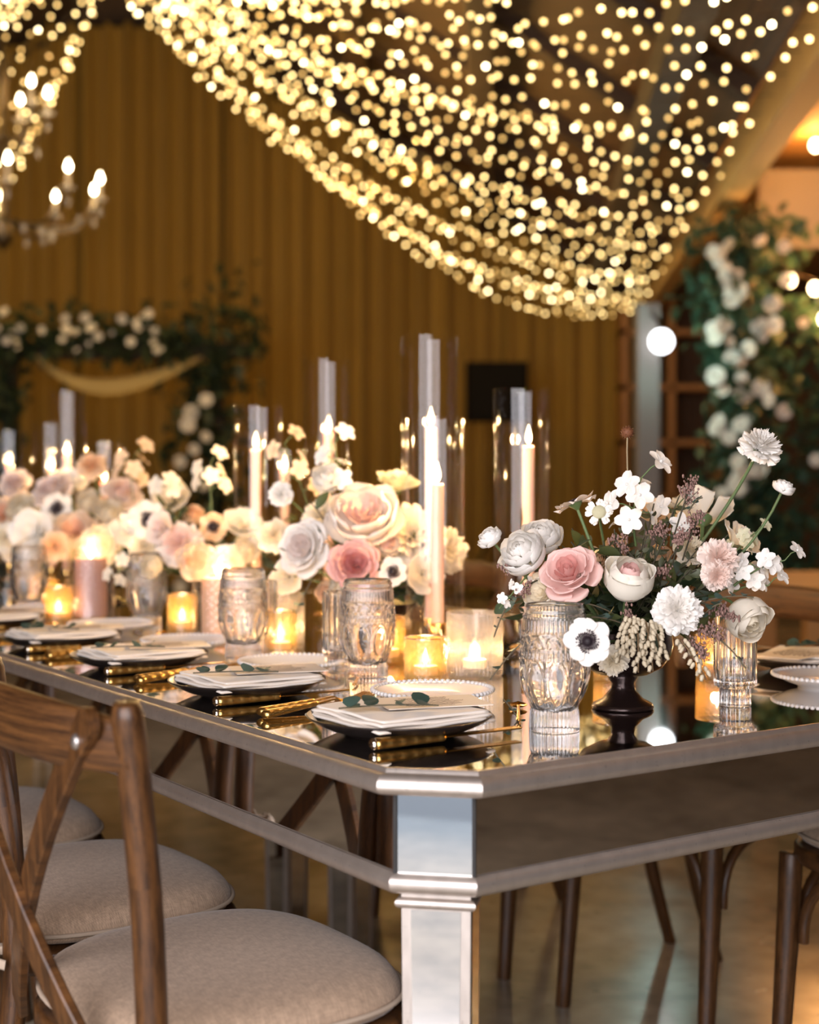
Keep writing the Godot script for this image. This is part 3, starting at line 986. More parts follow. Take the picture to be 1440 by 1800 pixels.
# ---------------------------------------------------------------- place settings
func build_settings() -> void:
	var bronze := mat("dark_bronze_glaze", Color(0.030, 0.022, 0.019), 0.28, 0.35)
	var pm := MB.new().turned([Vector2(0.001, 0.0015), Vector2(0.062, 0.0015), Vector2(0.066, 0.0), Vector2(0.069, 0.0), Vector2(0.071, 0.003), Vector2(0.090, 0.0075), Vector2(0.108, 0.0155), Vector2(0.1168, 0.0215), Vector2(0.1186, 0.0235), Vector2(0.1172, 0.0245), Vector2(0.113, 0.0225), Vector2(0.100, 0.0155), Vector2(0.085, 0.0105), Vector2(0.07, 0.0085), Vector2(0.04, 0.0075), Vector2(0.001, 0.0075)], 56).mesh()
	var napkin := mat("ivory_napkin", Color(0.84, 0.77, 0.69), 0.85, 0.0, {"sheen": 0.3, "bump": mats["linen"].albedo_texture, "depth": 0.02, "scale": 3.0})
	var card := mat("blush_card", Color(0.80, 0.70, 0.60), 0.7)
	var ink := mat("brown_ink", Color(0.10, 0.045, 0.025), 0.6)
	var cream := mat("white_porcelain", Color(0.74, 0.71, 0.69), 0.18, 0.0, {"coat": 0.4})
	var gold := mat("cutlery_gold", Color(0.80, 0.48, 0.14), 0.22, 1.0)
	var hammered := mat("engraved_gold", Color(0.78, 0.50, 0.16), 0.30, 1.0)
	# napkin: a folded square that sinks into the plate
	var napkin_mesh := folded_napkin()
	var cm := MB.new().bar([Vector3(-0.045, 0, 0), Vector3(0.045, 0, 0)], 0.070, 0.0006, Vector3(0, 0, 1), 0.0002).mesh()
	var script := MB.new()
	var r := RandomNumberGenerator.new()
	r.seed = 81
	for line in 7:
		var pts := []
		var z0 := -0.05 + r.randf() * 0.02
		var z1 := 0.05 - r.randf() * 0.03
		var x := -0.03 + line * 0.01
		for i in 30:
			var t := i / 29.0
			pts.append(Vector3(x + sin(i * 2.3 + line) * 0.0022 + sin(i * 0.9) * 0.001, 0.0009, lerpf(z0, z1, t)))
		script.tube(pts, [Vector2(0.0006, 0.0002)], 4, Vector3(1, 0, 0))
	var script_mesh := script.mesh()
	var where := ["beside the embossed tumbler at the table corner", "second from the chamfered corner", "third from the chamfered corner", "fourth from the chamfered corner", "fifth from the chamfered corner"]
	var knife := make_knife(gold, hammered)
	var fork := make_fork(gold, hammered)
	var spoon := make_spoon(gold)
	var bread := make_bread_plate(cream)
	var us := [0.257, 0.661, 1.054, 1.43, 1.86]
	var vs := [0.140, 0.136, 0.135, 0.135, 0.135]
	var b := table_basis()
	var first := true
	for k in 6:
		var far := k == 5
		var u: float = 0.37 if far else us[k]
		var v: float = 1.06 if far else vs[k]
		var w: String = "across the table behind the fluted glass" if far else where[k]
		var tb := b.rotated(Vector3.UP, PI) if far else b
		var sgn := -1.0 if far else 1.0
		var dinner := thing("dinner_plate", "dark bronze coupe dinner plate " + w, "plate", T(u, v), tb, "dark bronze dinner plates")
		part(dinner, "plate_body", pm, bronze)
		var nb := tb.rotated(Vector3.UP, 0.0 if not far else 0.5)
		var nap := thing("napkin", "folded ivory linen napkin on the dark plate " + w, "napkin", T(u, v, TOP + 0.0205), nb, "folded ivory napkins")
		part(nap, "folded_cloth", napkin_mesh, napkin)
		var cd := thing("menu_card", "blush handwritten menu card on the napkin " + w, "menu card", T(u + 0.012 * sgn, v + 0.058 * sgn, TOP + 0.0322), nb.rotated(Vector3.UP, -0.30), "menu cards")
		part(cd, "card", cm, card)
		part(cd, "lettering", script_mesh, ink)
		var sprig := make_eucalyptus(6 + k, 0.125, 4, Vector3(0.15, 0.04, 0.6), 0.0118)
		sprig.transform = Transform3D(nb.rotated(Vector3.UP, -0.6), T(u - 0.028 * sgn, v - 0.034 * sgn, TOP + 0.0350))
		tag(sprig, "small eucalyptus sprig lying on the napkin " + w, "sprig", "sprigs on the napkins")
		if not far:
			var kn := knife if first else copy_of(knife, Vector3.ZERO, b)
			kn.transform = Transform3D(b.rotated(Vector3.UP, -0.05), T(u - 0.090, v - 0.096))
			kn.set_meta("label", "gold handled dinner knife right of the plate " + w)
			for q in 2:
				var fo := fork if first and q == 0 else copy_of(fork, Vector3.ZERO, b)
				fo.transform = Transform3D(b.rotated(Vector3.UP, 0.25 - 0.03 * q), T(u + 0.178 + 0.024 * q, v - 0.098 + 0.006 * q))
				fo.set_meta("label", ("inner" if q == 0 else "outer") + " gold handled fork left of the plate " + w)
			var spo := spoon if first else copy_of(spoon, Vector3.ZERO, b)
			spo.transform = Transform3D(b.rotated(Vector3.UP, 0.9), T(u - 0.03, v + 0.17))
			spo.set_meta("label", "thin gold teaspoon beyond the plate " + w)
			first = false
		var bp := bread if k == 0 else copy_of(bread, Vector3.ZERO, b)
		bp.transform = Transform3D(tb, T(0.215, 0.915) if far else T(u + 0.175, v + 0.175))
		bp.set_meta("label", "white beaded bread plate " + ("beside the fluted glass at the table end" if far else "behind the dinner plate " + w))

func folded_napkin() -> ArrayMesh:
	var m := MB.new()
	var n := 22
	for layer in 3:
		var rows := []
		var rim_lo := PackedVector3Array()
		var sz := 0.086 - 0.004 * layer
		for i in n + 1:
			var row := PackedVector3Array()
			for j in n + 1:
				var x := lerpf(-sz, sz, float(j) / n) + 0.003 * layer
				var z := lerpf(-sz, sz, float(i) / n) + 0.004 * layer
				row.append(napkin_point(x, z, layer, 1.0))
			rows.append(row)
		m.grid(rows)
		# rounded folded edge round the layer
		var edge := []
		for k in 4 * n:
			var s := k / n
			var f := (k % n) / float(n)
			var q: Vector2 = [Vector2(-sz, lerpf(-sz, sz, f)), Vector2(lerpf(-sz, sz, f), sz), Vector2(sz, lerpf(sz, -sz, f)), Vector2(lerpf(sz, -sz, f), -sz)][s]
			edge.append(napkin_point(q.x + 0.003 * layer, q.y + 0.004 * layer, layer, 1.0) - Vector3(0, 0.002, 0))
		edge.append(edge[0])
		m.tube(edge, [0.0022], 6, Vector3.UP)
	return m.mesh()

func napkin_point(x: float, z: float, layer: int, _k: float) -> Vector3:
	var d := sqrt(x * x + z * z)
	var y := 0.002 + layer * 0.0042
	y -= 0.016 * smoothstep(0.045, 0.0, d) * 0.15
	y -= 0.11 * maxf(0.0, d - 0.108) 
	y += 0.0016 * sin(x * 55.0 + layer * 2.0) * sin(z * 38.0 + layer)
	return Vector3(x, y, z)

func make_knife(gold: Material, hammered: Material) -> Node3D:
	var k := thing("dinner_knife", "knife", "knife", Vector3.ZERO, Basis.IDENTITY, "gold dinner knives")
	var hp := []
	var hs := []
	for i in 26:
		var t := i / 25.0
		hp.append(Vector3(0, 0.0085, t * 0.098))
		hs.append(Vector2(0.0085 - 0.0025 * t + 0.0011 * sin(t * 34.0), 0.0072 - 0.0016 * t) * (0.75 if i == 0 else 1.0))
	part(k, "handle", MB.new().tube(hp, hs, 10, Vector3.RIGHT).mesh(), hammered)
	part(k, "handle_cap", MB.new().ball(Vector3(0, 0.0085, -0.001), Vector3(0.0082, 0.0074, 0.005), 10, 6).mesh(), mat("cap_steel", Color(0.75, 0.68, 0.6), 0.15, 1.0))
	part(k, "blade", MB.new().bar([Vector3(0, 0.009, 0.097), Vector3(0, 0.009, 0.13), Vector3(0.002, 0.009, 0.19), Vector3(0.004, 0.009, 0.212)], 0.0075, 0.001, Vector3.RIGHT, 0.0006).mesh(), gold)
	return k

func make_fork(gold: Material, hammered: Material) -> Node3D:
	var f := thing("dinner_fork", "fork", "fork", Vector3.ZERO, Basis.IDENTITY, "gold dinner forks")
	var hp := []
	var hs := []
	for i in 26:
		var t := i / 25.0
		hp.append(Vector3(0, 0.0075 + 0.004 * t, t * 0.10))
		hs.append(Vector2(0.0082 - 0.004 * t + 0.0010 * sin(t * 34.0), 0.0062 - 0.0028 * t) * (0.75 if i == 0 else 1.0))
	part(f, "handle", MB.new().tube(hp, hs, 10, Vector3.RIGHT).mesh(), hammered)
	part(f, "neck", MB.new().bar([Vector3(0, 0.0115, 0.098), Vector3(0, 0.014, 0.135), Vector3(0, 0.008, 0.15)], 0.0045, 0.0012, Vector3.RIGHT, 0.0006).mesh(), gold)
	part(f, "palm", MB.new().bar([Vector3(0, 0.009, 0.146), Vector3(0, 0.006, 0.158), Vector3(0, 0.006, 0.166)], 0.0105, 0.001, Vector3.RIGHT, 0.0006).mesh(), gold)
	for q in 4:
		var x := -0.0084 + 0.0056 * q
		part(f, "tine", MB.new().bar([Vector3(x, 0.006, 0.165), Vector3(x, 0.0075, 0.185), Vector3(x * 0.95, 0.0125, 0.208)], 0.0015, 0.0009, Vector3.RIGHT, 0.0004).mesh(), gold)
	return f

func make_spoon(gold: Material) -> Node3D:
	var s := thing("teaspoon", "spoon", "spoon", Vector3.ZERO, Basis.IDENTITY, "thin gold teaspoons")
	part(s, "handle", MB.new().tube([Vector3(0, 0.004, 0), Vector3(0, 0.006, 0.05), Vector3(0, 0.009, 0.09), Vector3(0, 0.004, 0.108)], [Vector2(0.0035, 0.0014), Vector2(0.0022, 0.0014)], 8, Vector3.RIGHT).mesh(), gold)
	var rows := []
	for i in 7:
		var t := i / 6.0
		var row := PackedVector3Array()
		for j in 7:
			var x := (j / 6.0 - 0.5) * 2.0
			var half := 0.0125 * sqrt(maxf(0.0, 1.0 - pow(2 * t - 1, 2)))
			row.append(Vector3(x * half, 0.0015 + 0.005 * (x * x * 0.6 + pow(2 * t - 1, 2) * 0.5), 0.106 + 0.04 * t))
		rows.append(row)
	part(s, "bowl", MB.new().grid(rows).mesh(), gold)
	return s

func make_bread_plate(cream: Material) -> Node3D:
	var p := thing("bread_plate", "bread plate", "plate", Vector3.ZERO, Basis.IDENTITY, "white beaded bread plates")
	part(p, "plate_body", MB.new().turned([Vector2(0.001, 0.002), Vector2(0.043, 0.002), Vector2(0.045, 0.0), Vector2(0.048, 0.0), Vector2(0.050, 0.004), Vector2(0.066, 0.009), Vector2(0.083, 0.0165), Vector2(0.0865, 0.0195), Vector2(0.0850, 0.0205), Vector2(0.080, 0.0185), Vector2(0.062, 0.0115), Vector2(0.05, 0.009), Vector2(0.001, 0.0085)], 56).mesh(), cream)
	var bead := MB.new().ball(Vector3.ZERO, Vector3(0.0042, 0.0034, 0.0042), 6, 4).mesh()
	for k in 64:
		var a := TAU * k / 64.0
		part(p, "rim_bead", bead, cream, Transform3D(Basis.IDENTITY, Vector3(cos(a) * 0.0862, 0.0202, sin(a) * 0.0862)))
	return p

# ---------------------------------------------------------------- glass and candles
func tumbler_mesh() -> ArrayMesh:
	var prof := [Vector2(0.0, 0.0312), Vector2(0.003, 0.0318), Vector2(0.024, 0.0308), Vector2(0.029, 0.0292), Vector2(0.036, 0.0318), Vector2(0.050, 0.0372), Vector2(0.068, 0.0420), Vector2(0.085, 0.0438), Vector2(0.098, 0.0436), Vector2(0.112, 0.0424), Vector2(0.125, 0.0412), Vector2(0.140, 0.0402), Vector2(0.152, 0.0392), Vector2(0.158, 0.0382), Vector2(0.1614, 0.0374)]
	var m := MB.new()
	var seg := 180
	var rows := []
	var foot := PackedVector3Array()
	foot.resize(seg + 1)
	foot.fill(Vector3(0, 0.001, 0))
	rows.append(foot)
	var n := 84
	for i in n + 1:
		var y := 0.1614 * i / n
		var k := 0
		while k < prof.size() - 2 and prof[k + 1].x < y:
			k += 1
		var r0 := lerpf(prof[k].y, prof[k + 1].y, clampf((y - prof[k].x) / (prof[k + 1].x - prof[k].x), 0, 1))
		var row := PackedVector3Array()
		for j in seg + 1:
			var a := TAU * j / seg
			var r := r0
			if y < 0.027:
				r += 0.0010 * cos(36 * a)
			elif y < 0.094:
				var ph := fposmod(a * 9.0 / TAU, 1.0) - 0.5
				var q := pow(ph / 0.40, 2) + pow((y - 0.062) / 0.028, 2)
				if q < 1.0:
					r += 0.0036 * sqrt(1.0 - q)
				r += 0.0016 * exp(-pow((sqrt(q) - 1.16) / 0.07, 2))
			elif y < 0.106:
				r += 0.0011 * cos(45 * a)
			elif y < 0.124:
				var p2 := fposmod(a * 12.0 / TAU, 1.0) - 0.5
				var q2 := sqrt(pow(p2 / 0.45, 2) + pow((y - 0.108) / 0.014, 2))
				r += 0.0020 * exp(-pow((q2 - 1.0) / 0.16, 2)) + (0.0008 if q2 < 0.5 else 0.0)
			elif y < 0.146 and y > 0.128:
				r += 0.0011 * cos(45 * a)
			for ring in [0.0955, 0.1065, 0.1255, 0.1475, 0.1555]:
				r += 0.0018 * exp(-pow((y - ring) / 0.0013, 2))
			row.append(Vector3(r * cos(a), y, r * sin(a)))
		rows.append(row)
	for p in [Vector2(0.0362, 0.1622), Vector2(0.0350, 0.1614), Vector2(0.0358, 0.150), Vector2(0.0372, 0.13), Vector2(0.0390, 0.10), Vector2(0.0380, 0.075), Vector2(0.034, 0.05), Vector2(0.028, 0.034), Vector2(0.02, 0.026), Vector2(0.01, 0.0235), Vector2(0.0, 0.023)]:
		var row := PackedVector3Array()
		for j in seg + 1:
			var a := TAU * j / seg
			row.append(Vector3(p.x * cos(a), p.y, p.x * sin(a)))
		rows.append(row)
	return m.grid(rows, true).mesh()

func ribbed_mesh(rad: float, h: float, ribs: int, amp: float, wall: float, foot := 0.0) -> ArrayMesh:
	var seg := ribs * 8
	var rows := []
	var out := [Vector2(0.0, 0.0005)]
	if foot > 0:
		out += [Vector2(rad * 0.70, 0.0), Vector2(rad * 0.74, 0.002), Vector2(rad * 0.72, foot * 0.9), Vector2(rad * 0.95, foot), Vector2(rad, foot + 0.004)]
	else:
		out += [Vector2(rad * 0.9, 0.0), Vector2(rad, 0.004)]
	out += [Vector2(rad, h * 0.5), Vector2(rad, h - 0.004), Vector2(rad - wall * 0.3, h), Vector2(rad - wall, h - 0.001), Vector2(rad - wall - 0.0005, h * 0.5), Vector2(rad - wall - 0.001, foot + 0.010), Vector2(rad * 0.5, foot + 0.008), Vector2(0.0, foot + 0.008)]
	var k := 0
	for p in out:
		var inner: bool = k > out.size() - 6
		var row := PackedVector3Array()
		for j in seg + 1:
			var a := TAU * j / seg
			var r: float = p.x
			if not inner and r > rad * 0.6:
				r += amp * (absf(cos(a * ribs * 0.5)) - 0.6)
			row.append(Vector3(r * cos(a), p.y, r * sin(a)))
		rows.append(row)
		k += 1
	return MB.new().grid(rows, true).mesh()

func quilted_mesh(rad: float, h: float, around: int, amp: float, wall: float, flare := 1.0) -> ArrayMesh:
	var seg := around * 8
	var n := int(h / (TAU * rad / around) * 8.0)
	var rows := [PackedVector3Array(), ]
	rows[0].resize(seg + 1)
	rows[0].fill(Vector3(0, 0.0005, 0))
	for i in n + 1:
		var f := float(i) / n
		var row := PackedVector3Array()
		for j in seg + 1:
			var a := TAU * j / seg
			var p := a * around / TAU
			var q := f * h / (TAU * rad / around)
			var d := absf(fposmod(p + q, 1.0) - 0.5) * absf(fposmod(p - q, 1.0) - 0.5) * 4.0
			var r := rad * lerpf(1.0, flare, f) + amp * (0.6 - d)
			row.append(Vector3(r * cos(a), f * h, r * sin(a)))
		rows.append(row)
	for p in [Vector2(rad * flare - wall * 0.5, h + 0.001), Vector2(rad * flare - wall, h), Vector2(rad - wall, 0.008), Vector2(0.0, 0.006)]:
		var row := PackedVector3Array()
		for j in seg + 1:
			var a := TAU * j / seg
			row.append(Vector3(p.x * cos(a), p.y, p.x * sin(a)))
		rows.append(row)
	return MB.new().grid(rows, true).mesh()

var flame_mesh: ArrayMesh
const FLAME := Color(1.0, 0.80, 0.54)

func add_flame(parent: Node, at: Vector3, size: float, energy: float) -> void:
	part(parent, "wick", MB.new().tube([at - Vector3(0, 0.002, 0), at + Vector3(0.0003, 0.006, 0), at + Vector3(0.0012, 0.009, 0)], [0.0007], 5).mesh(), mat("burnt_wick", Color(0.02, 0.012, 0.01), 0.9))
	var f := part(parent, "flame", flame_mesh, mat("candle_flame", Color(1, 0.8, 0.5), 0.5, 0.0, {"glow": Color(1.0, 0.70, 0.34), "power": 13.0}), Transform3D(Basis.IDENTITY.scaled(Vector3.ONE * size), at + Vector3(0, 0.003, 0)))
	omni(f, Vector3(0, 0.012, 0), FLAME, energy, 0.01)

func build_candles() -> void:
	flame_mesh = MB.new().lathe([Vector2(0.0003, 0), Vector2(0.0036, 0.003), Vector2(0.0058, 0.009), Vector2(0.0055, 0.016), Vector2(0.0036, 0.024), Vector2(0.0015, 0.031), Vector2(0.0002, 0.036)], 10).mesh()
	var clear := mat("clear_pane", Color(0.95, 0.97, 1.0), 0.0, 0.0, {"alpha": 0.0, "spec": 0.31})
	var wax := mat("blush_wax", Color(0.78, 0.50, 0.38), 0.45, 0.0, {"sss": 0.25})
	var brass := mat("brass_holder", Color(0.80, 0.52, 0.18), 0.18, 1.0)
	var smooth := MB.new().turned([Vector2(0.001, 0.001), Vector2(0.050, 0.0), Vector2(0.0525, 0.003), Vector2(0.0525, 0.003), Vector2(0.0525, 0.5), Vector2(0.0525, 0.996), Vector2(0.0525, 0.996), Vector2(0.0518, 0.9985), Vector2(0.0505, 0.9988), Vector2(0.0497, 0.996), Vector2(0.0497, 0.996), Vector2(0.0497, 0.5), Vector2(0.0497, 0.012), Vector2(0.0497, 0.012), Vector2(0.001, 0.010)], 64).mesh()
	var st_holder := MB.new().turned([Vector2(0.001, 0), Vector2(0.034, 0.0), Vector2(0.035, 0.003), Vector2(0.030, 0.007), Vector2(0.010, 0.012), Vector2(0.006, 0.02), Vector2(0.006, 0.03), Vector2(0.013, 0.036), Vector2(0.0145, 0.055), Vector2(0.0125, 0.056), Vector2(0.0115, 0.04), Vector2(0.001, 0.04)], 24).mesh()
	# x, z of each hurricane; its height; height of the candle tip over the table
	var hs := [
		[0.0368, -2.68, 0.588, 0.418, 0.003, "tallest clear glass hurricane, beside the ivory carnations", "blush taper candle in the tallest hurricane, beside the ivory carnations"],
		[0.0460, -2.575, 0.433, 0.315, 0.004, "short clear glass hurricane behind the quilted gold votive", "blush taper candle in the short hurricane behind the quilted gold votive"],
		[0.2047, -2.65, 0.488, 0.384, 0.013, "clear glass hurricane behind the white ranunculus of the bronze urn", "blush taper candle in the hurricane behind the white ranunculus"],
		[-0.1882, -3.31, 0.597, 0.430, 0.004, "tall clear glass hurricane behind the white delphinium", "blush taper candle in the tall hurricane behind the white delphinium"],
		[-0.3286, -3.15, 0.483, 0.388, -0.005, "clear glass hurricane beside the peach ranunculus", "blush taper candle in the hurricane beside the peach ranunculus"],
		[-0.315, -3.62, 0.40, 0.345, 0.004, "low clear glass hurricane half hidden by the white stock flower", "blush taper candle in the low hurricane half hidden by the white stock flower"],
		[-0.9727, -4.12, 0.577, 0.393, 0.0, "tall clear glass hurricane standing over the mauve rose", "blush taper candle in the tall hurricane over the mauve rose"],
		[-1.0491, -4.24, 0.489, 0.353, 0.004, "medium clear glass hurricane beside the tall one over the mauve rose", "blush taper candle in the medium hurricane beside the tall one over the mauve rose"],
		[-0.8550, -4.06, 0.431, 0.318, 0.002, "short clear glass hurricane behind the dusty pink astilbe", "blush taper candle in the short hurricane behind the dusty pink astilbe"],
		[-1.2330, -4.46, 0.476, 0.37, 0.004, "clear glass hurricane at the far end of the flower row", "blush taper candle in the hurricane at the far end of the flower row"]]
	for h in hs:
		var at := Vector3(h[0], TOP, h[1])
		var v := thing("hurricane_glass", h[5], "hurricane glass", at, Basis.IDENTITY, "clear hurricane glasses")
		part(v, "glass_cylinder", smooth, clear, Transform3D(Basis.IDENTITY.scaled(Vector3(1, h[2], 1)), Vector3.ZERO))
		var foot: Vector3 = at + Vector3(h[4], 0.0125, 0)
		var ho := thing("candle_holder", "brass holder of the " + h[6].replace("blush taper candle in", "taper in").replace("beside the tall one over the mauve rose", "over the mauve rose"), "candle holder", foot, Basis.IDENTITY, "brass candle holders")
		part(ho, "holder_body", st_holder, brass)
		var len: float = h[3] - 0.0125 - 0.041
		var c := thing("taper_candle", h[6], "candle", foot + Vector3(0, 0.041, 0), Basis.IDENTITY, "lit taper candles")
		part(c, "wax", MB.new().turned([Vector2(0.0113, 0), Vector2(0.0112, len * 0.5), Vector2(0.0108, len - 0.004), Vector2(0.0095, len), Vector2(0.006, len - 0.0015), Vector2(0.001, len - 0.002)], 16).mesh(), wax)
		add_flame(c, Vector3(0, len, 0), 1.0, 0.075)
	# tumblers and highballs
	var tm := tumbler_mesh()
	var places := [[0.160, 0.315, "embossed clear glass tumbler beside the bronze urn at the table corner"], [0.690, 0.369, "embossed clear glass tumbler beside the quilted gold votive"], [1.056, 0.336, "embossed clear glass tumbler beside the plain gold votive"], [1.662, 0.418, "embossed clear glass tumbler between the two pillar candles"], [2.16, 0.33, "embossed clear glass tumbler beyond the mauve pillar candle"]]
	for p in places:
		var t := thing("embossed_tumbler", p[2], "glass", T(p[0], p[1]), Basis(Vector3.UP, p[0]), "embossed tumblers")
		part(t, "glass_body", tm, glass_solid())
	var hb := ribbed_mesh(0.030, 0.135, 18, 0.0016, 0.0032, 0.028)
	for p in [[0.172, 0.659, "slim fluted glass under the hanging ivory rose"], [0.80, 0.385, "slim fluted glass standing behind the tumbler by the quilted votive"], [1.10, 0.395, "slim fluted glass standing behind the tumbler by the plain gold votive"]]:
		var t := thing("fluted_glass", p[2], "glass", T(p[0], p[1]), Basis.IDENTITY, "slim fluted glasses")
		part(t, "glass_body", hb, glass_solid())
	# ribbed glass with a tealight
	var milky := mat("ribbed_pane", Color(0.90, 0.86, 0.86), 0.10, 0.0, {"alpha": 0.055})
	var rm := ribbed_mesh(0.046, 0.105, 40, 0.0022, 0.003)
	var tea := MB.new().turned([Vector2(0.001, 0), Vector2(0.019, 0), Vector2(0.0195, 0.001), Vector2(0.0195, 0.014), Vector2(0.018, 0.014), Vector2(0.018, 0.012), Vector2(0.001, 0.0118)], 20).mesh()
	var cwax := mat("cream_wax", Color(0.80, 0.66, 0.48), 0.5, 0.0, {"sss": 0.2})
	for p in [[0.637, 0.544, "ribbed clear glass candle cup beside the quilted gold votive"], [1.16, 0.47, "ribbed clear glass candle cup behind the plain gold votive"]]:
		var t := thing("ribbed_candle_cup", p[2], "candle cup", T(p[0], p[1]), Basis.IDENTITY, "ribbed candle cups")
		part(t, "glass_body", rm, milky)
		var c := thing("tealight", "lit tealight in the " + p[2], "candle", T(p[0], p[1], TOP + 0.0125), Basis.IDENTITY, "tealights")
		part(c, "wax", tea, cwax)
		add_flame(c, Vector3(0, 0.013, 0), 0.75, 0.018)
	# gold votives
	var mercury := mat("gold_mercury_glass", Color(0.70, 0.42, 0.11), 0.12, 0.0, {"alpha": 0.32})
	var rim := mat("votive_rim", Color(0.86, 0.80, 0.74), 0.12, 1.0)
	var qm := quilted_mesh(0.033, 0.068, 20, 0.0016, 0.002, 1.04)
	var pmesh := ribbed_mesh(0.031, 0.08, 14, 0.0010, 0.002)
	var vots := [[0.638, 0.446, true, "quilted gold mercury glass votive before the ribbed candle cup"], [1.071, 0.421, false, "plain gold glass votive before the second flower arrangement"], [1.88, 0.300, false, "plain gold glass votive before the mauve pillar candle"], [0.47, 0.70, true, "quilted gold votive behind the bronze urn"], [1.44, 0.50, true, "quilted gold votive beside the quilted pillar glass"], [1.53, 0.44, false, "plain gold glass votive before the white carnation"], [2.30, 0.42, true, "quilted gold votive beyond the mauve pillar candle"], [0.86, 0.52, false, "plain gold glass votive under the dusty pink rose"], [0.90, 0.92, true, "quilted gold votive on the far half of the table"], [2.05, 0.45, false, "plain gold glass votive between the mauve pillar and the far tumbler"], [0.40, 0.86, true, "quilted gold votive on the far half behind the urn"]]
	for p in vots:
		var q: bool = p[2]
		var t := thing("gold_votive", p[3], "votive", T(p[0], p[1]), Basis.IDENTITY, "quilted gold votives" if q else "plain gold votives")
		part(t, "glass_body", qm if q else pmesh, mercury)
		var hh := 0.068 if q else 0.080
		var loop := []
		for i in 33:
			loop.append(Vector3(0.0335 if q else 0.0303, hh, 0).rotated(Vector3.UP, -TAU * i / 32.0))
		part(t, "silver_rim", MB.new().tube(loop, [0.0013], 6).mesh(), rim)
		var c := thing("tealight", "lit tealight in the " + p[3], "candle", T(p[0], p[1], TOP + (0.009 if q else 0.0095)), Basis.IDENTITY, "tealights")
		part(c, "wax", tea, cwax)
		add_flame(c, Vector3(0, 0.013, 0), 0.75, 0.011)
	# pillar candles in quilted glass
	var quilt := mat("quilted_pane", Color(0.80, 0.62, 0.42), 0.06, 0.0, {"alpha": 0.02})
	var qg := quilted_mesh(0.055, 0.19, 22, 0.0016, 0.003)
	var pillars := [[1.90, 0.385, 0.135, mat("mauve_wax", Color(0.36, 0.20, 0.18), 0.5, 0.0, {"sss": 0.15}), "mauve"], [1.335, 0.43, 0.118, mat("peach_wax", Color(0.74, 0.44, 0.28), 0.5, 0.0, {"sss": 0.25}), "peach"]]
	for p in pillars:
		var t := thing("quilted_cylinder", "quilted glass cylinder round the %s pillar candle" % p[4], "glass", T(p[0], p[1]), Basis.IDENTITY, "quilted cylinders")
		part(t, "glass_body", qg, quilt)
		var hgt: float = p[2]
		var c := thing("pillar_candle", "lit %s pillar candle in its quilted glass cylinder" % p[4], "candle", T(p[0], p[1], TOP + 0.0085), Basis.IDENTITY, "pillar candles")
		part(c, "wax", MB.new().turned([Vector2(0.001, 0), Vector2(0.036, 0), Vector2(0.0365, 0.002), Vector2(0.0365, hgt - 0.003), Vector2(0.034, hgt), Vector2(0.028, hgt - 0.002), Vector2(0.012, hgt - 0.006), Vector2(0.001, hgt - 0.006)], 24).mesh(), p[3])
		add_flame(c, Vector3(0, hgt - 0.005, 0), 1.15, 0.05)

# ---------------------------------------------------------------- flowers
# one petal: pts are (radius, height) stations from base to tip, span the half angle, drop rounds the tip, ruffle waves the edge
func petal_mesh(pts: Array, span: float, drop: float, ruffle: float, sd: int, nu := 5, nv := 6, teeth := 0.0) -> ArrayMesh:
	var r := RandomNumberGenerator.new()
	r.seed = sd
	var p1 := r.randf() * TAU
	var p2 := r.randf() * TAU
	var rows := []
	for i in nu + 1:
		var t := float(i) / nu
		var f := t * (pts.size() - 1)
		var k := mini(int(f), pts.size() - 2)
		var q: Vector2 = (pts[k] as Vector2).cubic_interpolate(pts[k + 1], pts[maxi(k - 1, 0)], pts[mini(k + 2, pts.size() - 1)], f - k)
		var wide := 0.42 + 0.58 * sin(PI * 0.5 * minf(1.0, t * 1.6))
		wide *= 1.0 - 0.30 * pow(t, 6)
		var row := PackedVector3Array()
		for j in nv + 1:
			var s := float(j) / nv * 2.0 - 1.0
			var a := s * span * wide
			var w := ruffle * t * t * (sin(s * 5.0 + p1) + 0.7 * sin(s * 11.0 + p2 + t * 2.0))
			var edge := teeth * (1.0 if j % 2 == 0 else 0.0) * (1.0 if i == nu else 0.0)
			var rr := q.x - 0.05 * q.x * s * s + w * 0.5
			var y := q.y - drop * s * s * t * t - edge + w * 0.6
			if q.x > 0.7:
				rr -= (drop * s * s * t * t + edge) * 0.6
			row.append(Vector3(rr * cos(a), y, rr * sin(a)))
		rows.append(row)
	return MB.new().grid(rows).mesh()

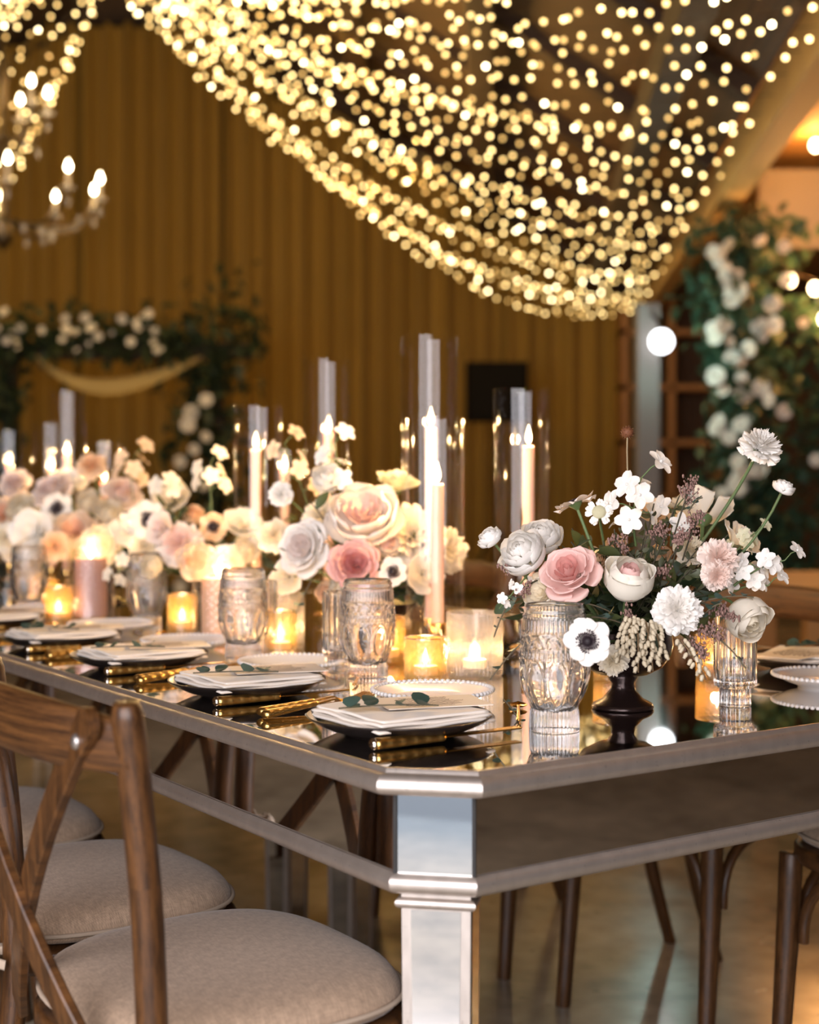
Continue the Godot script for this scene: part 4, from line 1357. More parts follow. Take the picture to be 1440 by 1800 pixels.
# ring table: [petals, stations, span, drop, ruffle, colour index]
func rings_of(kind: String) -> Array:
	match kind:
		"rose":
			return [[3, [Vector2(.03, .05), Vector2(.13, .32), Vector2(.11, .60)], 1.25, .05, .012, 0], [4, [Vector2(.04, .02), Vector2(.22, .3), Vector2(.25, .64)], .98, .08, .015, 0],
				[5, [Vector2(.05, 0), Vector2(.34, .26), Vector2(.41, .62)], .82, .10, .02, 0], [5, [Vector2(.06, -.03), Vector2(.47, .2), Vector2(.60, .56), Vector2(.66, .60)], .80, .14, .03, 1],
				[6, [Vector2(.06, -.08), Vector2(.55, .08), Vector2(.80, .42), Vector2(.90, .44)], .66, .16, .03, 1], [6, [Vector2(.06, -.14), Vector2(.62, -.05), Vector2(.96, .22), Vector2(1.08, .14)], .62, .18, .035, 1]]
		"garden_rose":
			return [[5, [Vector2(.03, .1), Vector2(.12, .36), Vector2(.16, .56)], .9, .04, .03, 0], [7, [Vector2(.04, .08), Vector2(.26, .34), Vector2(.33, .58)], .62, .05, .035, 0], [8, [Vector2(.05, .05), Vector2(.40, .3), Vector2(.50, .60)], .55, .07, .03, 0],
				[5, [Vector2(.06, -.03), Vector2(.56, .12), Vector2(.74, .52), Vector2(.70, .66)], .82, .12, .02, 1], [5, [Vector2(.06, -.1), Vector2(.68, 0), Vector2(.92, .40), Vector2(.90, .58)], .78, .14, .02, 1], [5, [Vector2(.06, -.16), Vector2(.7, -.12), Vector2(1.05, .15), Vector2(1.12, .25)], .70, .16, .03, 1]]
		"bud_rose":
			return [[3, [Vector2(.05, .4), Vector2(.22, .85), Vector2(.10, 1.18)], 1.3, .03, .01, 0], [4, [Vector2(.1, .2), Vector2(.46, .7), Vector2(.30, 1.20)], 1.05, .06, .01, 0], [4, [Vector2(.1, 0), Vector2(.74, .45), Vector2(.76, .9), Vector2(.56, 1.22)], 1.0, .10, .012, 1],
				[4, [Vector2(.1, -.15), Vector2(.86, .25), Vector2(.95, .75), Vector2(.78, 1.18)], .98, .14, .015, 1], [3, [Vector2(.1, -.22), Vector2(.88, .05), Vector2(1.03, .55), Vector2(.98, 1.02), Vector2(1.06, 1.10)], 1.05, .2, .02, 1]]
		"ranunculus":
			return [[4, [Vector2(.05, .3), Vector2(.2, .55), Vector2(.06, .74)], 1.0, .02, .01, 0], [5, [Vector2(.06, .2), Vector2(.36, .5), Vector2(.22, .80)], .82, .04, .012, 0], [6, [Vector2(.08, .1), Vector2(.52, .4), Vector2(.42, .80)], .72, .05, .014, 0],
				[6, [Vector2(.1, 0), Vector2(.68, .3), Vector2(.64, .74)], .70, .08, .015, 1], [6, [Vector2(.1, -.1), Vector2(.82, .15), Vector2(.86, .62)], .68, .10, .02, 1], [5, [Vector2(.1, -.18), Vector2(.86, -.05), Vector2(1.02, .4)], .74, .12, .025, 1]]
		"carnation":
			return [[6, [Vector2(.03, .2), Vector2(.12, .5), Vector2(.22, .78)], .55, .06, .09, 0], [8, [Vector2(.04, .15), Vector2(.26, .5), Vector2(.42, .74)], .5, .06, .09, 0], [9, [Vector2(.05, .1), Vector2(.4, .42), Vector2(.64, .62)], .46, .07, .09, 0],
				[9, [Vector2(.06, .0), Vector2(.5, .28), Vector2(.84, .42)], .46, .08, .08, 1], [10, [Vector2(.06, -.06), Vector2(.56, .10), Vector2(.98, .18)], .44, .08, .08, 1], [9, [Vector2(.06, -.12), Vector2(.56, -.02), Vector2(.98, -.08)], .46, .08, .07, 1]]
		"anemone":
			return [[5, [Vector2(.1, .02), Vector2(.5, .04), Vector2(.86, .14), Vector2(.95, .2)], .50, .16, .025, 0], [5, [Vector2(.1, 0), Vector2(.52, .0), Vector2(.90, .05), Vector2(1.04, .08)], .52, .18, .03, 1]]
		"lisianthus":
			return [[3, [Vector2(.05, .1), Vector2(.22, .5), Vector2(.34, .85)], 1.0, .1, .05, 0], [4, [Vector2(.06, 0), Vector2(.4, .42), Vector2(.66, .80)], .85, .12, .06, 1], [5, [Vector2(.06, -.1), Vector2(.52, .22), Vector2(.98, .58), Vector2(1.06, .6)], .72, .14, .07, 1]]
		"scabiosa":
			return [[9, [Vector2(.3, .05), Vector2(.6, .12), Vector2(.82, .14)], .30, .05, .05, 0], [11, [Vector2(.3, 0), Vector2(.7, .02), Vector2(1.02, .02)], .28, .06, .05, 1]]
	return [[6, [Vector2(.1, 0), Vector2(.5, .3), Vector2(.9, .5)], .6, .1, .03, 0]]

var petal_cache := {}

func build_flower(kind: String, r: float, mi: Material, mo: Material, called: String, label: String, at: Vector3, axis: Vector3, spin: float, stem_to: Vector3, bend: Vector3, group := "") -> Node3D:
	var t := thing(called, label, "flower", at, Basis.IDENTITY, group)
	var b := look(axis, spin)
	var sd := 0
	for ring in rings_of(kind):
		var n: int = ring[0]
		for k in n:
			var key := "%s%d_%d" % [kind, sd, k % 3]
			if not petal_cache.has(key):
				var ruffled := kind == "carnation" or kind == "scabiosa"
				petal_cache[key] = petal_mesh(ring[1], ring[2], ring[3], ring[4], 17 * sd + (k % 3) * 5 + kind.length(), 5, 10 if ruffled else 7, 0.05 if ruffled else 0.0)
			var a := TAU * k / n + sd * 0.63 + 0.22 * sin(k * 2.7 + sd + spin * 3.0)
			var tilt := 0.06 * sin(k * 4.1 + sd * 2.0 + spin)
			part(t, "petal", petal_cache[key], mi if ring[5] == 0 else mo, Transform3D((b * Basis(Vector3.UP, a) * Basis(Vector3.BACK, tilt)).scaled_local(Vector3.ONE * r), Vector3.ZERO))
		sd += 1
	if kind == "anemone":
		var dark := mat("anemone_eye", Color(0.012, 0.006, 0.010), 0.6)
		if not petal_cache.has("eye"):
			var e := MB.new().ball(Vector3(0, 0.08, 0), Vector3(0.19, 0.15, 0.19), 12, 8)
			petal_cache["eye"] = e.mesh()
			var st := MB.new()
			for k in 72:
				var a := TAU * k / 72.0 * 7.0
				var rad := 0.29 + 0.20 * fposmod(k * 0.618, 1.0)
				st.tube([Vector3(cos(a) * 0.1, 0.06, sin(a) * 0.1), Vector3(cos(a) * rad, 0.15, sin(a) * rad)], [0.010], 3)
				st.ball(Vector3(cos(a) * rad, 0.155, sin(a) * rad), Vector3(0.034, 0.026, 0.034), 5, 3)
			petal_cache["stamens"] = st.mesh()
		part(t, "flower_eye", petal_cache["eye"], dark, Transform3D(b.scaled_local(Vector3.ONE * r), Vector3.ZERO))
		part(t, "stamens", petal_cache["stamens"], mat("anemone_stamen", Color(0.030, 0.012, 0.020), 0.6), Transform3D(b.scaled_local(Vector3.ONE * r), Vector3.ZERO))
	if kind == "scabiosa":
		if not petal_cache.has("cushion"):
			var st := MB.new().ball(Vector3(0, 0.08, 0), Vector3(0.5, 0.26, 0.5), 14, 8)
			for k in 120:
				var a := k * 2.39996
				var rad := 0.5 * sqrt(k / 120.0)
				var y := 0.08 + 0.26 * sqrt(maxf(0.0, 1.0 - pow(rad / 0.5, 2)))
				st.ball(Vector3(cos(a) * rad, y + 0.02, sin(a) * rad), Vector3(0.024, 0.034, 0.024), 4, 3)
			petal_cache["cushion"] = st.mesh()
		part(t, "pincushion", petal_cache["cushion"], mat("scabiosa_eye", Color(0.55, 0.52, 0.34), 0.7), Transform3D(b.scaled_local(Vector3.ONE * r), Vector3.ZERO))
	var green := mat("stem_green", Color(0.10, 0.155, 0.055), 0.55)
	var down := -b.y * r * 0.1
	part(t, "calyx", MB.new().add(MB.new().lathe([Vector2(0.04, -0.34), Vector2(0.14, -0.22), Vector2(0.30, -0.06), Vector2(0.34, 0.04)], 10), Transform3D(b.scaled_local(Vector3.ONE * r), Vector3.ZERO)).mesh(), green)
	if stem_to != Vector3.ZERO:
		var p0 := -b.y * r * 0.3
		var p2 := stem_to - at
		part(t, "stem", MB.new().tube(curve_pts(p0, (p0 - b.y * p2.length() * 0.45) + bend, p2, 10), [maxf(0.0019, r * 0.072)], 7).mesh(), green)
	return t

func floret_spray(called: String, label: String, at: Vector3, tip: Vector3, n: int, size: float, m: Material, sd: int, group := "", cluster := 0.55) -> Node3D:
	var t := thing(called, label, "flower spray", at, Basis.IDENTITY, group)
	var r := RandomNumberGenerator.new()
	r.seed = sd
	var green := mat("stem_green", Color(0.10, 0.155, 0.055), 0.55)
	var path := curve_pts(Vector3.ZERO, (tip - at) * 0.5 + Vector3(r.randf_range(-.015, .015), 0.01, r.randf_range(-.01, .01)), tip - at, 10)
	part(t, "stem", MB.new().tube(path, [0.002, 0.0018, 0.0016, 0.0014, 0.0012, 0.001], 6).mesh(), green)
	if not petal_cache.has("floret"):
		var rows := []
		for i in 6:
			var q := i / 5.0
			var half := 0.40 * pow(sin(PI * (0.07 + 0.85 * q)), 0.6)
			var row := PackedVector3Array()
			for j in 5:
				var s := j / 4.0 * 2.0 - 1.0
				row.append(Vector3(q * 1.0, 0.14 * q - 0.10 * q * q * q + 0.12 * s * s * half * 2.0, s * half))
			rows.append(row)
		petal_cache["floret"] = MB.new().grid(rows).mesh()
		petal_cache["bee"] = MB.new().ball(Vector3(0, 0.06, 0), Vector3(0.12, 0.14, 0.12), 7, 5).mesh()
	for k in n:
		var f := 1.0 - cluster * float(k) / maxi(n - 1, 1)
		var p: Vector3 = path[clampi(int(f * 10.0), 0, 10)]
		var a := k * 2.4 + r.randf() * 0.6
		var out := Vector3(cos(a), r.randf_range(0.0, 0.5) if k > 0 else 0.9, sin(a) * 0.75 + 0.35).normalized()
		var reach := size * r.randf_range(0.9, 1.7)
		var c := p + out * reach
		var fl := part(t, "floret", petal_cache["bee"], m, Transform3D(look((out + Vector3(0, 0.1, 0.45)).normalized(), r.randf() * TAU).scaled_local(Vector3.ONE * size), c))
		for q in 5:
			part(fl, "petal", petal_cache["floret"], m, Transform3D(Basis(Vector3.UP, TAU * q / 5.0 + 0.1 * sin(q * 3.0)), Vector3.ZERO))
		part(fl, "pedicel", MB.new().tube([fl.transform.affine_inverse() * p, fl.transform.affine_inverse() * ((p + c) * 0.5 + Vector3(0, 0.003, 0)), Vector3.ZERO], [0.055], 5).mesh(), green)
	return t

func make_eucalyptus(sd: int, length: float, pairs: int, lean: Vector3, r: float) -> Node3D:
	var t := thing("eucalyptus_sprig", "eucalyptus sprig with round blue green leaves", "sprig")
	var rn := RandomNumberGenerator.new()
	rn.seed = sd
	var path := curve_pts(Vector3(0, 0.002, -length * 0.5), Vector3(rn.randf_range(-.02, .02), 0.006, 0), Vector3(rn.randf_range(-.02, .02), 0.003, length * 0.5), 10)
	part(t, "stem", MB.new().tube(path, [0.0011], 5).mesh(), mat("eucalyptus_stem", Color(0.12, 0.10, 0.06), 0.6))
	add_round_leaves(t, path, pairs, r, rn)
	return t

func add_round_leaves(t: Node, path: Array, pairs: int, r: float, rn: RandomNumberGenerator) -> void:
	if not petal_cache.has("round_leaf"):
		var rows := []
		for i in 5:
			var q := i / 4.0
			var row := PackedVector3Array()
			for j in 5:
				var s := j / 4.0 * 2.0 - 1.0
				var half := sqrt(maxf(0.0, 1.0 - pow(2.0 * q - 1.0, 2))) if i > 0 and i < 4 else 0.12
				row.append(Vector3(s * half, 0.16 * s * s * half + 0.10 * sin(q * 3.0), q * 2.0))
			rows.append(row)
		petal_cache["round_leaf"] = MB.new().grid(rows).mesh()
	var m1 := mat("eucalyptus_leaf", Color(0.050, 0.090, 0.075), 0.45, 0.0, {"back": Color(0.03, 0.06, 0.04)})
	var m2 := mat("eucalyptus_leaf_dark", Color(0.028, 0.058, 0.046), 0.45, 0.0, {"back": Color(0.02, 0.04, 0.03)})
	for k in pairs:
		var f := (k + 0.4) / pairs
		var p: Vector3 = path[clampi(int(f * 10), 0, 10)]
		var d: Vector3 = (path[clampi(int(f * 10) + 1, 0, 10)] - path[clampi(int(f * 10) - 1, 0, 10)]).normalized()
		for s in [-1.0, 1.0]:
			var sideways: Vector3 = d.cross(Vector3.UP).normalized() * s
			var out: Vector3 = (sideways + d * rn.randf_range(0.2, 0.8) + Vector3(0, rn.randf_range(0.1, 0.7), 0)).normalized()
			var x := Vector3.UP.cross(out).normalized().rotated(out, rn.randf_range(-0.7, 0.7))
			part(t, "leaf", petal_cache["round_leaf"], m1 if rn.randf() < 0.5 else m2, Transform3D(Basis(x, out.cross(x), out).scaled_local(Vector3.ONE * r * rn.randf_range(0.65, 1.1)), p))

func leafy_branch(called: String, label: String, at: Vector3, tip: Vector3, n: int, size: float, m: Material, sd: int, group: String, bend := Vector3.ZERO) -> Node3D:
	var t := thing(called, label, "foliage", at, Basis.IDENTITY, group)
	var rn := RandomNumberGenerator.new()
	rn.seed = sd
	var path := curve_pts(Vector3.ZERO, (tip - at) * 0.5 + bend, tip - at, 10)
	part(t, "stem", MB.new().tube(path, [0.0018, 0.0016, 0.0014, 0.0012, 0.001], 5).mesh(), mat("dark_stem", Color(0.05, 0.045, 0.025), 0.7))
	if not petal_cache.has("blade"):
		petal_cache["blade"] = leaf_mesh(1.0, 0.5, 0.22)
	for k in n:
		var f := 0.25 + 0.75 * (k + 0.5) / n
		var p: Vector3 = path[clampi(int(f * 10), 0, 10)]
		var d: Vector3 = (tip - at).normalized()
		var out := (d * 0.5 + Vector3(rn.randfn(0, 1), rn.randfn(0, 0.7), rn.randfn(0, 1)).normalized()).normalized()
		part(t, "leaf", petal_cache["blade"], m, Transform3D((look(out, rn.randf() * TAU) * Basis(Vector3.RIGHT, -PI / 2)).scaled_local(Vector3.ONE * size * rn.randf_range(0.7, 1.2)), p))
	return t

# airy filler: branching twigs set with tiny buds
func bud_spray(called: String, label: String, at: Vector3, tip: Vector3, n: int, spread: float, m: Material, sd: int, group: String, bud := 0.0017) -> Node3D:
	var t := thing(called, label, "filler", at, Basis.IDENTITY, group)
	var rn := RandomNumberGenerator.new()
	rn.seed = sd
	var d := tip - at
	var twigs := MB.new()
	twigs.tube(curve_pts(Vector3.ZERO, d * 0.5 + Vector3(0, 0.008, 0), d, 6), [0.0012], 4)
	var buds := MB.new()
	var one := MB.new().ball(Vector3.ZERO, Vector3(1, 1.3, 1), 5, 3)
	for k in n:
		var f := rn.randf_range(0.45, 1.0)
		var p := d * f + Vector3(0, 0.016 * f * (1 - f), 0)
		var q := p + d.normalized() * spread * 0.6 + Vector3(rn.randfn(0, 1), rn.randfn(0, 1), rn.randfn(0, 1)) * spread * (1.25 - f)
		twigs.tube([p, (p + q) * 0.5 + Vector3(0, 0.002, 0), q], [0.0005], 3)
		for b in 9:
			buds.add(one, Transform3D(Basis.IDENTITY.scaled(Vector3.ONE * bud * rn.randf_range(0.6, 1.2)), p.lerp(q, 0.3 + 0.085 * b) + Vector3(rn.randfn(0, 1), rn.randfn(0, 1), rn.randfn(0, 1)) * bud * 1.6))
	part(t, "twigs", twigs.mesh(), mat("dark_stem", Color(0.05, 0.045, 0.025), 0.7)).set_meta("kind", "stuff")
	part(t, "buds", buds.mesh(), m).set_meta("kind", "stuff")
	return t

const FLOWERS := [
	["rose", 0.0424, Vector3(0.2155, 0.9518, -1.9377), Vector3(-0.3385, 0.5995, 0.7253), "blush", "rose", "open blush pink rose leaning out of the bronze urn over the tumbler", 0],
	["bud_rose", 0.0333, Vector3(0.2913, 0.9338, -1.9394), Vector3(0.0514, 0.8230, 0.5658), "whitepink", "rose", "cupped white rose with a pink heart above the bronze urn", 0],
	["carnation", 0.0350, Vector3(0.3516, 0.9087, -1.9085), Vector3(0.0966, 0.2414, 0.9656), "white", "carnation", "ruffled white carnation on the front of the bronze urn", 0],
	["anemone", 0.0300, Vector3(0.2199, 0.8821, -1.7871), Vector3(-0.2844, 0.1422, 0.9481), "white", "anemone", "open white anemone with a black eye beside the tumbler", 0],
	["ranunculus", 0.0355, Vector3(0.1578, 0.9771, -1.9757), Vector3(-0.5392, 0.5392, 0.6470), "white", "ranunculus", "cupped white ranunculus with loose outer petals, left of the blush rose", 0],
	["ranunculus", 0.0334, Vector3(0.1848, 0.9935, -2.0343), Vector3(-0.2074, 0.8296, 0.5185), "white", "ranunculus", "white ranunculus tucked behind the cupped white ranunculus", 0],
	["ranunculus", 0.0194, Vector3(0.1124, 0.9987, -1.9814), Vector3(-0.5963, 0.7454, 0.2981), "white", "ranunculus", "small round white ranunculus bud on a bent stem over the ribbed cup", 0],
	["anemone", 0.0318, Vector3(0.2320, 1.0480, -2.0288), Vector3(-0.3483, 0.9254, -0.1493), "blushwhite", "anemone", "pale blush anemone seen from the side on its own stem", 0],
	["scabiosa", 0.0196, Vector3(0.2619, 1.0363, -2.0046), Vector3(-0.1422, 0.2844, 0.9481), "white", "scabiosa", "white pincushion scabiosa beside the delphinium", 0],
	["lisianthus", 0.0432, Vector3(0.4268, 1.0235, -2.1131), Vector3(0.1270, 0.7620, -0.6350), "ivory", "lisianthus", "broad ivory lisianthus at the back of the bronze urn", 0],
	["lisianthus", 0.0329, Vector3(0.4710, 0.9879, -2.1034), Vector3(0.6110, 0.6788, 0.4073), "ivory", "lisianthus", "ivory lisianthus behind the blush carnation", 0],
	["carnation", 0.0309, Vector3(0.4200, 0.9717, -1.9771), Vector3(0.2297, 0.3215, 0.9186), "blushpale", "carnation", "pale blush carnation right of the ruffled white one", 0],
	["carnation", 0.0231, Vector3(0.4160, 0.9522, -1.9657), Vector3(0.0990, -0.0990, 0.9901), "blushpale", "carnation", "small pale blush carnation hanging under the larger blush one", 0],
	["carnation", 0.0333, Vector3(0.4882, 1.1242, -2.0248), Vector3(0.2596, 0.7788, 0.5711), "white", "ranunculus", "frilled white flower standing highest on a long green stem", 0],
	["ranunculus", 0.0165, Vector3(0.5148, 1.0669, -2.0013), Vector3(0.3158, 0.8947, 0.3158), "white", "ranunculus", "small white bud on a curved stem at the edge of the urn flowers", 0],
	["bud_rose", 0.0311, Vector3(0.4540, 0.9017, -1.9920), Vector3(0.3620, -0.5171, 0.7756), "ivory", "rose", "ivory rose drooping over the slim fluted glass", 0],
	["garden_rose", 0.0307, Vector3(0.1854, 0.9262, -1.9655), Vector3(-0.6189, 0.3094, 0.7220), "ivory", "rose", "ivory rose half hidden behind the embossed tumbler", 0],
	["carnation", 0.0227, Vector3(0.2715, 0.8409, -1.9354), Vector3(-0.0953, -0.2860, 0.9535), "ivory", "carnation", "small ivory carnation under the white anemone", 0],
	["ranunculus", 0.0195, Vector3(0.2973, 0.9801, -2.0740), Vector3(-0.2074, 0.5185, 0.8296), "peach", "ranunculus", "small peach ranunculus deep between the white rose and the scabiosa", 0],
	["ranunculus", 0.0179, Vector3(0.3584, 0.9716, -2.0838), Vector3(0.1054, 0.5270, 0.8433), "peach", "ranunculus", "small peach ranunculus deep behind the white rose", 0],
	["ranunculus", 0.0207, Vector3(0.2622, 0.9658, -2.0344), Vector3(0.1054, 0.5270, 0.8433), "peach", "ranunculus", "peach ranunculus between the blush rose and the white rose", 0],
	["garden_rose", 0.0688, Vector3(-0.0818, 1.0069, -2.6735), Vector3(-0.0983, 0.6096, 0.7866), "blushheart", "rose", "large ivory garden rose with a blush heart in the second arrangement", 1],
	["rose", 0.0547, Vector3(-0.1909, 0.9537, -2.6914), Vector3(-0.4915, 0.2457, 0.8355), "palelilac", "rose", "long pale rose leaning left in the second arrangement", 1],
	["rose", 0.0479, Vector3(-0.0995, 0.9272, -2.6116), Vector3(0.0485, 0.2423, 0.9690), "dusty", "rose", "dusty pink rose under the large garden rose", 1],
	["carnation", 0.0720, Vector3(-0.0006, 0.9677, -2.7166), Vector3(0.1535, 0.3582, 0.9210), "ivory", "carnation", "large ivory carnation behind the short hurricane", 1],
	["carnation", 0.0494, Vector3(0.0652, 0.9472, -2.7502), Vector3(0.4660, 0.3107, 0.8284), "ivory", "carnation", "ivory carnation between the two nearest hurricanes", 1],
	["anemone", 0.0273, Vector3(-0.0303, 0.9175, -2.5865), Vector3(0.2860, 0.0953, 0.9535), "white", "anemone", "small white anemone with a dark eye under the ivory carnation", 1],
	["ranunculus", 0.0320, Vector3(-0.1538, 1.0811, -2.7267), Vector3(-0.1054, 0.5270, 0.8433), "white", "rose", "small white rose standing above the second arrangement", 1],
	["lisianthus", 0.0417, Vector3(-0.0276, 1.0617, -2.8036), Vector3(0.2279, 0.9117, 0.3419), "green", "lisianthus", "greenish ivory lisianthus behind the garden rose", 1],
	["carnation", 0.0258, Vector3(-0.2430, 1.0540, -2.7460), Vector3(-0.3094, 0.2063, 0.9283), "white", "stock_flower", "white stock flower beside the low hurricane", 1],
	["lisianthus", 0.0320, Vector3(-0.2270, 0.8987, -2.7277), Vector3(-0.2873, 0.0000, 0.9578), "ivory", "lisianthus", "ivory lisianthus under the long pale rose", 1],
	["ranunculus", 0.0228, Vector3(-0.1490, 0.8781, -2.6456), Vector3(-0.1961, 0.0000, 0.9806), "peach", "ranunculus", "peach ranunculus low in the second arrangement", 1],
	["carnation", 0.0542, Vector3(-0.4973, 0.9391, -3.1523), Vector3(-0.1010, 0.4041, 0.9091), "blushheart", "carnation", "big blush white carnation of the third arrangement", 2],
	["anemone", 0.0339, Vector3(-0.4337, 0.9772, -3.2081), Vector3(0.0953, 0.2860, 0.9535), "peach", "anemone", "peach anemone with a small dark eye beside the big carnation", 2],
	["lisianthus", 0.0416, Vector3(-0.3644, 0.9752, -3.1269), Vector3(0.3333, 0.6667, 0.6667), "ivory", "lisianthus", "ivory lisianthus leaning against the hurricane by the peach anemone", 2],
	["ranunculus", 0.0316, Vector3(-0.3481, 0.9317, -3.1073), Vector3(0.2063, 0.3094, 0.9283), "ivory", "ranunculus", "ivory ranunculus low by the hurricane of the peach anemone", 2],
	["anemone", 0.0466, Vector3(-0.5951, 0.9897, -3.3108), Vector3(0.2063, 0.3094, 0.9283), "white", "anemone", "white anemone with a dark eye, left of the big carnation", 2],
	["lisianthus", 0.0371, Vector3(-0.5327, 0.9722, -3.1575), Vector3(-0.5051, 0.3030, 0.8081), "mauve", "lisianthus", "mauve lisianthus tucked before the big carnation", 2],
	["ranunculus", 0.0267, Vector3(-0.5510, 0.8969, -3.1063), Vector3(-0.3145, 0.1048, 0.9435), "ivory", "ranunculus", "small ivory ranunculus low under the big carnation", 2],
	["garden_rose", 0.0568, Vector3(-0.8376, 0.9453, -3.6324), Vector3(0.0000, 0.4856, 0.8742), "peachrose", "rose", "peach rose before the mauve pillar candle", 3],
	["ranunculus", 0.0392, Vector3(-0.7671, 0.9962, -3.7089), Vector3(0.1010, 0.4041, 0.9091), "ivory", "ranunculus", "round ivory ranunculus of the fourth arrangement", 3],
	["ranunculus", 0.0353, Vector3(-0.8309, 1.0220, -3.7581), Vector3(0.0000, 0.4061, 0.9138), "ivory", "ranunculus", "ivory ranunculus beside the mauve rose", 3],
	["rose", 0.0566, Vector3(-0.9341, 1.0482, -3.8094), Vector3(-0.3333, 0.6667, 0.6667), "mauve", "rose", "mauve rose of the fourth arrangement", 3],
	["anemone", 0.0433, Vector3(-0.8956, 1.0091, -3.6902), Vector3(-0.1881, 0.2822, 0.9407), "white", "anemone", "white anemone with a dark eye under the mauve rose", 3],
	["lisianthus", 0.0596, Vector3(-0.9338, 0.9448, -3.6342), Vector3(-0.2120, 0.2120, 0.9540), "white", "lisianthus", "broad white lisianthus low in the fourth arrangement", 3],
	["carnation", 0.0423, Vector3(-0.8455, 1.1152, -3.8590), Vector3(0.0000, 0.5300, 0.8480), "peach", "carnation", "peach carnation in front of the short far hurricane", 3],
	["garden_rose", 0.0520, Vector3(-1.1012, 0.9830, -3.9119), Vector3(0.0000, 0.4061, 0.9138), "peachrose", "rose", "peach rose at the far end of the flower row", 4],
	["rose", 0.0471, Vector3(-1.0878, 1.0661, -4.0098), Vector3(-0.2074, 0.5185, 0.8296), "mauve", "rose", "mauve rose at the far end of the flower row", 4],
	["lisianthus", 0.0382, Vector3(-1.0147, 0.9017, -3.7594), Vector3(0.0000, 0.1961, 0.9806), "ivory", "lisianthus", "ivory lisianthus low at the far end of the flower row", 4],
	["lisianthus", 0.0433, Vector3(-0.6731, 0.9536, -3.4592), Vector3(0.3180, 0.4240, 0.8480), "white", "lisianthus", "white lisianthus between the third and fourth arrangements", 3],
	["ranunculus", 0.0259, Vector3(-0.4924, 0.9989, -3.3055), Vector3(0.1054, 0.5270, 0.8433), "peach", "ranunculus", "small peach ranunculus above the big carnation", 2],
	["carnation", 0.0414, Vector3(-0.1668, 1.0080, -2.7877), Vector3(-0.2120, 0.6360, 0.7420), "ivory", "carnation", "ivory carnation behind the long pale rose", 1],
	["ranunculus", 0.0292, Vector3(-0.0432, 0.9630, -2.6668), Vector3(0.2063, 0.3094, 0.9283), "blushheart", "ranunculus", "blush ranunculus between the dusty pink rose and the ivory carnation", 1],
	["lisianthus", 0.0355, Vector3(0.0233, 0.9070, -2.6684), Vector3(0.3145, 0.1048, 0.9435), "ivory", "lisianthus", "ivory lisianthus low behind the short hurricane", 1],
	["carnation", 0.0393, Vector3(-0.2745, 0.9659, -2.9583), Vector3(-0.3180, 0.4240, 0.8480), "ivory", "carnation", "ivory carnation between the second and third arrangements", 1],
	["ranunculus", 0.0247, Vector3(-0.1233, 0.8842, -2.6261), Vector3(0.0000, 0.0995, 0.9950), "ivory", "ranunculus", "ivory ranunculus under the dusty pink rose", 1],
	["garden_rose", 0.0407, Vector3(-0.4495, 0.9106, -3.0599), Vector3(0.0976, 0.1952, 0.9759), "peachrose", "rose", "peach rose behind the quilted pillar glass", 2],
	["carnation", 0.0387, Vector3(-0.3874, 0.9081, -3.0892), Vector3(0.0953, 0.2860, 0.9535), "ivory", "carnation", "ivory carnation beside the quilted pillar glass", 2],
	["lisianthus", 0.0453, Vector3(-0.5600, 1.0260, -3.4086), Vector3(0.0000, 0.6508, 0.7593), "ivory", "lisianthus", "ivory lisianthus standing behind the big blush white carnation", 2],
	["rose", 0.0529, Vector3(-0.7471, 1.0418, -3.7588), Vector3(0.3333, 0.6667, 0.6667), "blushpale", "rose", "blush rose leaning right above the fourth arrangement", 3],
	["carnation", 0.0420, Vector3(-0.6109, 0.9259, -3.3601), Vector3(0.0000, 0.2873, 0.9578), "ivory", "carnation", "ivory carnation under the white anemone of the third arrangement", 2],
	["garden_rose", 0.0494, Vector3(-0.7424, 0.9255, -3.5118), Vector3(0.0953, 0.2860, 0.9535), "ivory", "rose", "ivory rose right of the peach rose by the mauve pillar", 3],
	["carnation", 0.0418, Vector3(-0.8701, 0.9179, -3.5602), Vector3(0.0000, 0.1961, 0.9806), "peach", "carnation", "peach carnation low behind the mauve pillar candle", 3],
	["ranunculus", 0.0447, Vector3(-1.0133, 1.0010, -3.8102), Vector3(0.0000, 0.4061, 0.9138), "ivory", "ranunculus", "ivory ranunculus between the mauve roses", 4],
	["lisianthus", 0.0465, Vector3(-0.9241, 1.0649, -3.9586), Vector3(0.2120, 0.6360, 0.7420), "white", "lisianthus", "white lisianthus behind the mauve rose", 3],
	["carnation", 0.0435, Vector3(-1.0302, 0.9318, -3.7104), Vector3(0.0000, 0.2873, 0.9578), "ivory", "carnation", "ivory carnation at the far end of the flower row", 4],
	["carnation", 0.0259, Vector3(0.3985, 0.9797, -2.0654), Vector3(0.2074, 0.5185, 0.8296), "ivory", "carnation", "ivory carnation deep behind the white ruffled one", 0],
	["lisianthus", 0.0266, Vector3(0.3575, 1.0251, -2.1243), Vector3(0.0000, 0.7593, 0.6508), "peach", "lisianthus", "peach lisianthus glowing behind the delphinium", 0],
	["ranunculus", 0.0192, Vector3(0.4860, 0.9465, -2.0441), Vector3(0.4240, 0.3180, 0.8480), "white", "ranunculus", "white ranunculus among the reaching stock", 0],
]
